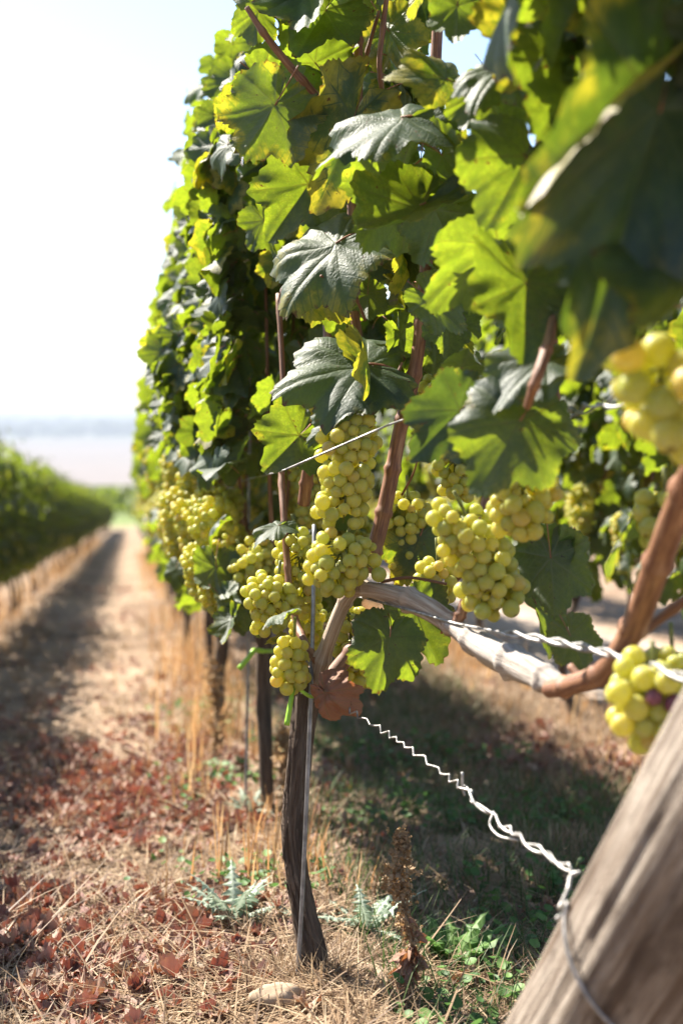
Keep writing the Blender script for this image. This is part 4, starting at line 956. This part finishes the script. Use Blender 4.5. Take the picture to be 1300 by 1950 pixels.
g.shuffle(pts)
for p in pts:
    if n_ind >= 290: break
    if p[1] < 7: fall(p, g.uniform(0.013, 0.027)); n_ind += 1
# the mass of leaf litter farther along
n = 2600; yy = 1.6 + 12*g.uniform(0, 1, n)**1.6; xx = g.uniform(-1.0, 1.5, n)
kp = vnoise(xx*2.2, yy*1.5, 41) > 0.05; xx, yy = xx[kp], yy[kp]
pa_ = np.array([p for p in pts if p[1] < 9]); pa_ = np.repeat(pa_, 9, axis=0)
xx = np.concatenate([xx, pa_[:, 0]+g.normal(0, .055, len(pa_))]); yy = np.concatenate([yy, pa_[:, 1]+g.normal(0, .09, len(pa_))])
pp = np.stack([xx, yy, gz(xx, yy)+0.008], -1)
o = link('leaf_litter', merged_leaves('leaf_litter', [leaf_template(520+i, 3, (0.4, 0.75, 1.0), cup=c_, fold=f_, droop=0, ruff=.2, crumple=.3, petiole=False) for i, (c_, f_) in enumerate([(.3, .3), (-.3, .1), (.5, .4)])], pp, np.stack([g.normal(0, 1, len(xx)), g.normal(0, 1, len(xx)), np.zeros(len(xx))], -1), np.stack([g.normal(0, .6, len(xx)), g.normal(0, .6, len(xx)), np.ones(len(xx))], -1), g.uniform(0.010, 0.026, len(xx)), M['dead'], g))
tag(o, 'loose litter of small reddish dead leaves over the vineyard floor', 'leaf litter', kind='stuff')

def blades(name, x, y, z, length, width, lean, az, curve, cols, mat, label, cat, seg=3):
    """ribbons: lean from vertical (rad), azimuth, curve adds to lean along the blade"""
    n = len(x); V = np.zeros((n, seg+1, 2, 3)); p = np.stack([x, y, z], -1); le = lean.copy()
    sd = np.stack([-np.sin(az), np.cos(az), np.zeros(n)], -1)
    for k in range(seg+1):
        wv = width*(1-0.85*(k/seg)**1.5)
        V[:, k, 0] = p - sd*wv[:, None]*0.5; V[:, k, 1] = p + sd*wv[:, None]*0.5
        d = np.stack([np.sin(le)*np.cos(az), np.sin(le)*np.sin(az), np.cos(le)], -1)
        p = p + d*(length/seg)[:, None]; le = le + curve/seg
    base = np.arange(n)[:, None]*(seg+1)*2; k = np.arange(seg)[None]*2
    Q = np.stack([base+k, base+k+1, base+k+3, base+k+2], -1).reshape(-1, 4)
    c = np.zeros((n, (seg+1)*2, 4)); c[..., 0] = cols[:, None]; c[..., 3] = 1
    o = link(name, mkmesh(name, V.reshape(-1, 3), [Q], None, c.reshape(-1, 4), [mat]))
    return tag(o, label, cat, kind='stuff')
g = np.random.default_rng(9)
# straw lying on the floor
n = 62000
yy = 1.35 + 9.0*g.uniform(0, 1, n)**2.3; xx = -1.35 + 3.0*g.uniform(0, 1, n)
near = g.uniform(0, 1, n) < 0.4; xx = np.where(near, g.uniform(-0.62, 0.75, n), xx); yy = np.where(near, g.uniform(1.4, 3.2, n), yy)
m0 = int(n*0.05); xx[:m0] = HB[0]+g.normal(0, 0.055, m0); yy[:m0] = HB[1]+g.normal(0, 0.055, m0)
dens = vnoise(xx*3, yy*3, 51)+0.5*vnoise(xx*9, yy*9, 52); k = dens > -0.28; xx, yy = xx[k], yy[k]; n = len(xx)
blades('straw', xx, yy, gz(xx, yy)+g.uniform(-0.004, 0.010, n), g.uniform(0.02, 0.10, n)*np.where(g.uniform(0, 1, n) < 0.05, 2.2, 1), g.uniform(0.0012, 0.0032, n)*(1+0.16*yy), g.uniform(1.15, 1.62, n), g.uniform(0, 6.28, n), g.uniform(-0.1, 0.6, n), g.uniform(0, 1, n)**1.2, M['straw'], 'dry straw strewn over the vineyard floor', 'straw')
# little tufts of dry grass
nt = 1500; tx = np.concatenate([g.uniform(-1.2, 1.4, 900), g.uniform(0.75, 1.5, 600)]); ty = np.concatenate([1.5+7*g.uniform(0, 1, 900)**1.6, g.uniform(2.4, 6.0, 600)]); ta = g.uniform(0, 6.28, 26); tx[:26] = HB[0]+0.036*np.cos(ta)*g.uniform(.7, 1.6, 26); ty[:26] = HB[1]+0.036*np.sin(ta)*g.uniform(.7, 1.6, 26); rep = 26
tx = np.repeat(tx, rep)+g.normal(0, .014, nt*rep); ty = np.repeat(ty, rep)+g.normal(0, .014, nt*rep); n = nt*rep
blades('dry_tufts', tx, ty, gz(tx, ty)-0.004, g.uniform(0.03, 0.085, n), g.uniform(0.001, 0.0022, n)*(1+0.1*ty), g.uniform(0.1, 1.1, n), g.uniform(0, 6.28, n), g.uniform(0.2, 1.2, n), g.uniform(0, 1, n), M['straw'], 'short tufts of dry brown grass', 'grass')
# tall golden dead grass under the rows
def strip(key, y0, y1, n, hmin, hmax):
    y = y0 + (y1-y0)*g.uniform(0, 1, n)**1.4; x = ROWX[key] + g.normal(-0.01, 0.085, n)
    cl = vnoise(x*5, y*2.2, 61) + 0.5*vnoise(x*14, y*8, 62); k = cl > -0.12
    return x[k], y[k], (hmin+(hmax-hmin)*g.uniform(0, 1, k.sum())**1.6*np.clip(0.5+1.3*(cl[k]+0.12), 0.4, 1.15))
X_, Y_, H_ = zip(strip('hero', 3.2, 22, 3600, 0.04, 0.28), strip('hero', 3.3, 6.5, 420, 0.10, 0.38), strip('left', 2.5, 30, 2600, 0.05, 0.26), strip('right', 2.6, 14, 4200, 0.05, 0.24), strip('hero', 2.4, 4.5, 420, 0.04, 0.16))
x = np.concatenate(X_); y = np.concatenate(Y_); h = np.concatenate(H_); n = len(x)
blades('dry_grass', x, y, gz(x, y)-0.005, h, g.uniform(0.0022, 0.0055, n)*(1+0.05*y), np.abs(g.normal(0.0, 0.28, n)), g.uniform(0, 6.28, n), g.uniform(-0.2, 0.7, n), g.uniform(0, 1, n), M['stalk'], 'tall golden dead grass standing under the vine rows', 'grass')
# green cover in the shade to the right of the focused vine
n = 15000; x = g.uniform(0.34, 1.25, n); y = 1.5+4.5*g.uniform(0, 1, n)**1.2
k = vnoise(x*3, y*2.5, 71)+0.35*(1-np.abs(x-0.8)/0.5) > 0.0; x, y = x[k], y[k]; n = len(x)
blades('green_grass', x, y, gz(x, y)-0.004, g.uniform(0.03, 0.11, n), g.uniform(0.0015, 0.0032, n), g.uniform(0.1, 1.0, n), g.uniform(0, 6.28, n), g.uniform(0.2, 1.3, n), g.uniform(0, 1, n), M['grass'], 'green grass growing in the shade of the focused row', 'grass')
# small round-leaved ground cover
n = 5200; x = np.concatenate([g.uniform(0.30, 1.1, 4200), g.normal(0.24, 0.09, 1000)]); y = np.concatenate([1.45+2.6*g.uniform(0, 1, 4200)**1.1, g.uniform(2.3, 4.8, 1000)])
k = vnoise(x*4.5, y*4, 73) > -0.02; x, y = x[k], y[k]; n = len(x)
ang = np.linspace(0, 2*np.pi, 8, endpoint=False); s = g.uniform(0.006, 0.013, n)
nn = nrm(np.stack([g.normal(0, .4, n), g.normal(0, .4, n), np.ones(n)], -1)); aa = nrm(np.cross(nn, [1.0, .3, 0])); bb = np.cross(nn, aa)
cc = np.stack([x, y, gz(x, y)+g.uniform(0.004, 0.045, n)], -1)
V = cc[:, None]+s[:, None, None]*(np.cos(ang)[None, :, None]*aa[:, None]+0.75*np.sin(ang)[None, :, None]*bb[:, None])
V = np.concatenate([V, cc[:, None]-nn[:, None]*0.003], 1).reshape(-1, 3); kk = np.arange(8)
T = (np.stack([np.full(8, 8), kk, (kk+1) % 8], -1)[None]+(np.arange(n)*9)[:, None, None]).reshape(-1, 3)
c = np.zeros((n, 9, 4)); c[..., 0] = g.uniform(0, 1, n)[:, None]; c[..., 3] = 1
tag(link('ground_cover', mkmesh('ground_cover', V, [T], None, c.reshape(-1, 4), [M['weed']])), 'small round-leaved green weeds in the shade by the trunk', 'ground cover', kind='stuff')

# ------------------------------------------------------------------ single plants, stone
def strap_leaf(buf, base, az, lean, length, width, spiky, g, curve=0.9, col=0.5):
    """one long leaf with a keeled midrib; spiky > 0 gives thistle lobes"""
    m = 22 if spiky else 12; p = np.array(base, float); le = lean; V = []
    sd = np.array([-math.sin(az), math.cos(az), 0])
    for k in range(m+1):
        f = k/m; wv = width*math.sin(math.pi*min(1, 0.12+0.88*f)**0.8)
        if spiky: wv *= (1.0 if k % 3 == 0 else (0.45 if k % 3 == 1 else 0.25))*1.15
        d = np.array([math.sin(le)*math.cos(az), math.sin(le)*math.sin(az), math.cos(le)])
        up = np.cross(d, sd)*-1
        lift = (0.45 if k % 2 else 0.12)*wv if spiky else (0.25+0.35*math.sin(k*2.1+az*5))*wv
        if not spiky: wv *= 1+0.22*math.sin(k*2.7+az*3)
        V += [p - sd*wv + up*lift, p - sd*wv*0.12, p + sd*wv*0.12, p + sd*wv + up*lift]
        p = p + d*(length/m); le += curve/m
    Q = []
    for k in range(m):
        for j in range(3): a = k*4+j; Q.append([a, a+1, a+5, a+4])
    c = np.tile([col, 0, 0, 1.0], (len(V), 1)); c[1::4, 0] = 0.95; c[2::4, 0] = 0.95
    buf.add(np.array(V), [np.array(Q)], None, c)
def rosette(px, py, n, length, width, spiky, mat, label, cat, name, seed, leans=(0.7, 1.25)):
    g = np.random.default_rng(seed); b0 = ground(px, py); b0[2] = float(gz(b0[0], b0[1]))
    root = thing(name, b0, label, cat)
    for k in range(n):
        bf = Buf(); az = 6.283*k/n+g.uniform(-.25, .25)
        strap_leaf(bf, (0.004*math.cos(az), 0.004*math.sin(az), 0.002), az, g.uniform(*leans), length*g.uniform(0.65, 1.1), width*g.uniform(0.8, 1.1), spiky, g, g.uniform(0.3, 0.9), g.uniform(0.2, 0.7))
        link('leaf', bf.mesh('leaf', [M[mat]], False), root)
rosette(447, 1755, 11, 0.115, 0.021, True, 'thistle', 'pale spiny thistle rosette left of the focused trunk', 'thistle', 'thistle', 1, (0.35, 1.1))
rosette(700, 1775, 11, 0.115, 0.020, True, 'thistle', 'spiny thistle between the trunk and the dead brown stalk', 'thistle', 'thistle', 2, (0.4, 1.15))
rosette(475, 1548, 7, 0.09, 0.015, True, 'thistle', 'blurred pale thistle by the foot of the second trunk', 'thistle', 'thistle', 3, (0.5, 1.2))
rosette(866, 1835, 17, 0.095, 0.0175, False, 'weed', 'broad-leaved green dock weed in half shade right of the dead stalk', 'weed', 'dock_weed', 4, (0.25, 1.25))
rosette(560, 1745, 5, 0.05, 0.01, True, 'thistle', 'small thistle close against the left side of the focused trunk', 'thistle', 'thistle', 6)
# dead dock stalk
g = np.random.default_rng(12)
b0 = ground(782, 1905); b0[2] = float(gz(b0[0], b0[1])); dz = (FWD @ (b0-CAM))
root = thing('dead_stalk', b0, 'tall dead brown weed stalk with a crumbly seed head, right of the focused trunk', 'dead weed')
top = P(763, 1585, dz)-b0
path = spline([(0, 0, -0.01), top*0.3+np.array([0.006, 0, 0]), top*0.65+np.array([-0.004, 0, 0]), top], 40)
V, F, uv = tube(path, [0.003, 0.0026, 0.002, 0.001], 7, 40, smoothpath=False); link('stem', mkmesh('stem', V, F, {'uv': uv}, None, [M['twig']]), root)
SM = [leaf_template(560+i, 3, (0.45, 1.0), cup=.5, fold=.4, ruff=.25, crumple=.5, petiole=False) for i in range(3)]
n = 420; f = np.where(g.uniform(0, 1, n) < 0.72, g.uniform(0.64, 1.0, n), g.uniform(0.15, 0.64, n)); q = path[(f*39).astype(int)]
q = q + g.normal(0, 1, (n, 3))*np.where(f > 0.62, 0.0085, 0.006)[:, None]*(1+0.8*vnoise(f*14, f*0, 4))[:, None]*np.where(f > 0.9, 0.55, 1)[:, None]
seedm = merged_leaves('seed_head', SM, q, g.normal(0, 1, (n, 3)), g.normal(0, 1, (n, 3)), g.uniform(0.003, 0.0075, n), M['seed'], g)
link('seed_head', seedm, root)
for k in range(9):
    f = g.uniform(0.2, 0.6); p = path[int(f*39)]
    o = place_leaf(BR, root, b0+p, (g.normal(), g.normal(), -0.5), (g.normal(), g.normal(), 0.6), g.uniform(0.018, 0.034), 0.5); 
# second, smaller dead stalk in the grass behind
for (x_, y_, h_, sd_, lab) in ((405, 1465, 0.30, 3, 'orange dead weed stalk standing between the second and third trunks'), (545, 1560, 0.20, 4, 'small orange dead weed just left of the focused trunk')):
    g = np.random.default_rng(sd_); b1 = ground(x_, y_); b1[2] = float(gz(b1[0], b1[1])); root = thing('dead_stalk', b1, lab, 'dead weed')
    path = spline([(0, 0, -0.01), (0.01, 0, h_*0.5), (-0.004, 0.01, h_)], 30)
    V, F, uv = tube(path, [0.003, 0.0015], 6, 30, smoothpath=False); link('stem', mkmesh('stem', V, F, {'uv': uv}, None, [M['twig']]), root)
    n = 260; f = g.uniform(0.15, 1, n); q = path[(f*29).astype(int)]+g.normal(0, 1, (n, 3))*0.011
    link('seed_head', merged_leaves('seed_head', SM, q, g.normal(0, 1, (n, 3)), g.normal(0, 1, (n, 3)), g.uniform(0.005, 0.010, n), M['seed'], g), root)
# stone
v = SV.copy(); nn = vnoise(v[:, 0]*2+4, v[:, 1]*2+v[:, 2]*2.5, 91); v = v*(1+0.5*nn)[:, None]*np.array([0.034, 0.028, 0.022])
b0 = ground(530, 1915); tag(link('stone', mkmesh('stone', v, [SQ, ST], mats=[M['rock']]), None, (b0[0], b0[1], float(gz(b0[0], b0[1]))+0.010)), 'pale rounded field stone at the foot of the focused trunk', 'stone')
# fallen twigs
for i, (pA, pB, r_, lab) in enumerate((((80, 1375), (340, 1475), 0.0035, 'long pale twig lying across the grass path'), ((640, 1690), (735, 1760), 0.0035, 'pale fallen twig lying between the trunk and the dead stalk'), ((560, 1885), (700, 1850), 0.005, 'dark broken stick lying by the foot of the trunk'), ((690, 1855), (735, 1890), 0.008, 'split grey bark chip on the ground under the dead stalk'))):
    a = ground(*pA); c_ = ground(*pB); m_ = (a+c_)/2+np.array([0.01, 0.02, 0.01]); a[2] += 0.012; c_[2] += 0.012
    V, F, uv = tube([a, m_, c_], [r_, r_*0.9, r_*0.5], 8, 20, bark=0.3, seed=i); tag(link('twig', mkmesh('twig', V-a, F, {'uv': uv}, None, [M['twig']]), None, a), lab, 'twig')

# ------------------------------------------------------------------ lower vineyard and the tree line on the plain
g = np.random.default_rng(13)
pos = []; 
for y0 in np.arange(66, 150, 4.2):
    n = int(1100); x = g.uniform(-14-y0*0.12, 10+y0*0.14, n); y = y0+g.normal(0, 0.22, n)
    pos.append(np.stack([x, y, gbase(y)+g.uniform(0.35, 1.5, n)], -1))
pos = np.vstack(pos); n = len(pos)
Nn = nrm(np.stack([g.normal(0, .5, n), -0.5+g.normal(0, .5, n), 0.8+g.normal(0, .3, n)], -1))
o = link('lower_vineyard', merged_leaves('lower_vineyard', [leaf_template(600, 3, (0.5, 1.0), ruff=.1, petiole=False)], pos, np.stack([g.normal(0, 1, n), g.normal(0, .6, n), -0.7+g.normal(0, .4, n)], -1), Nn, g.uniform(0.14, 0.30, n), M['leaf'], g))
tag(o, 'pale green lower vineyard crossing the slope beyond the end of the rows', 'vineyard', kind='stuff')
V8, Q8, T8 = uvsphere(8, 6); b = Buf()
for (ya, yb, n, h0, h1) in ((1800, 2500, 300, 10, 24), (2900, 4200, 420, 12, 30), (1050, 1100, 26, 3, 6)):
    for _ in range(n):
        y = g.uniform(ya, yb); x = -0.10*y + g.normal()*0.35*y if ya > 1500 else g.uniform(-200, -90); h = g.uniform(h0, h1); s = np.array([h*g.uniform(.5, 1.3), h*0.7, h*0.62])
        b.add(V8*s*(1+0.6*vnoise(V8[:, 0]*3+x, V8[:, 1]*3+V8[:, 2]*3, 5))[:, None]+np.array([x, y, float(gbase(y))+h*0.42]), [Q8, T8])
tag(link('treeline', b.mesh('treeline', [M['far_tree']], False)), 'hazy blue-grey line of far trees across the plain', 'trees', kind='stuff')

# ------------------------------------------------------------------ haze
HX, HY0, HY1, HZ0, HZ1 = 6100, -40, 9100, -34.0, 3.4
hv = np.array([[sx, y, z] for z in (HZ0, HZ1) for y in (HY0, HY1) for sx in (-HX, HX)])
hf = np.array([[0, 2, 3, 1], [4, 5, 7, 6], [0, 1, 5, 4], [2, 6, 7, 3], [0, 4, 6, 2], [1, 3, 7, 5]])
t = NT('haze'); pv = t.n('VolumePrincipled'); pv.inputs['Color'].default_value = (0.53, 0.58, 0.66, 1); pv.inputs['Density'].default_value = 0.0006; pv.inputs['Anisotropy'].default_value = 0.0
t.l(pv.outputs[0], t.out.inputs['Volume'])
tag(link('haze', mkmesh('haze', hv, [hf], mats=[t.m], smooth=False)), 'pale morning haze over the plain', 'haze', kind='stuff')
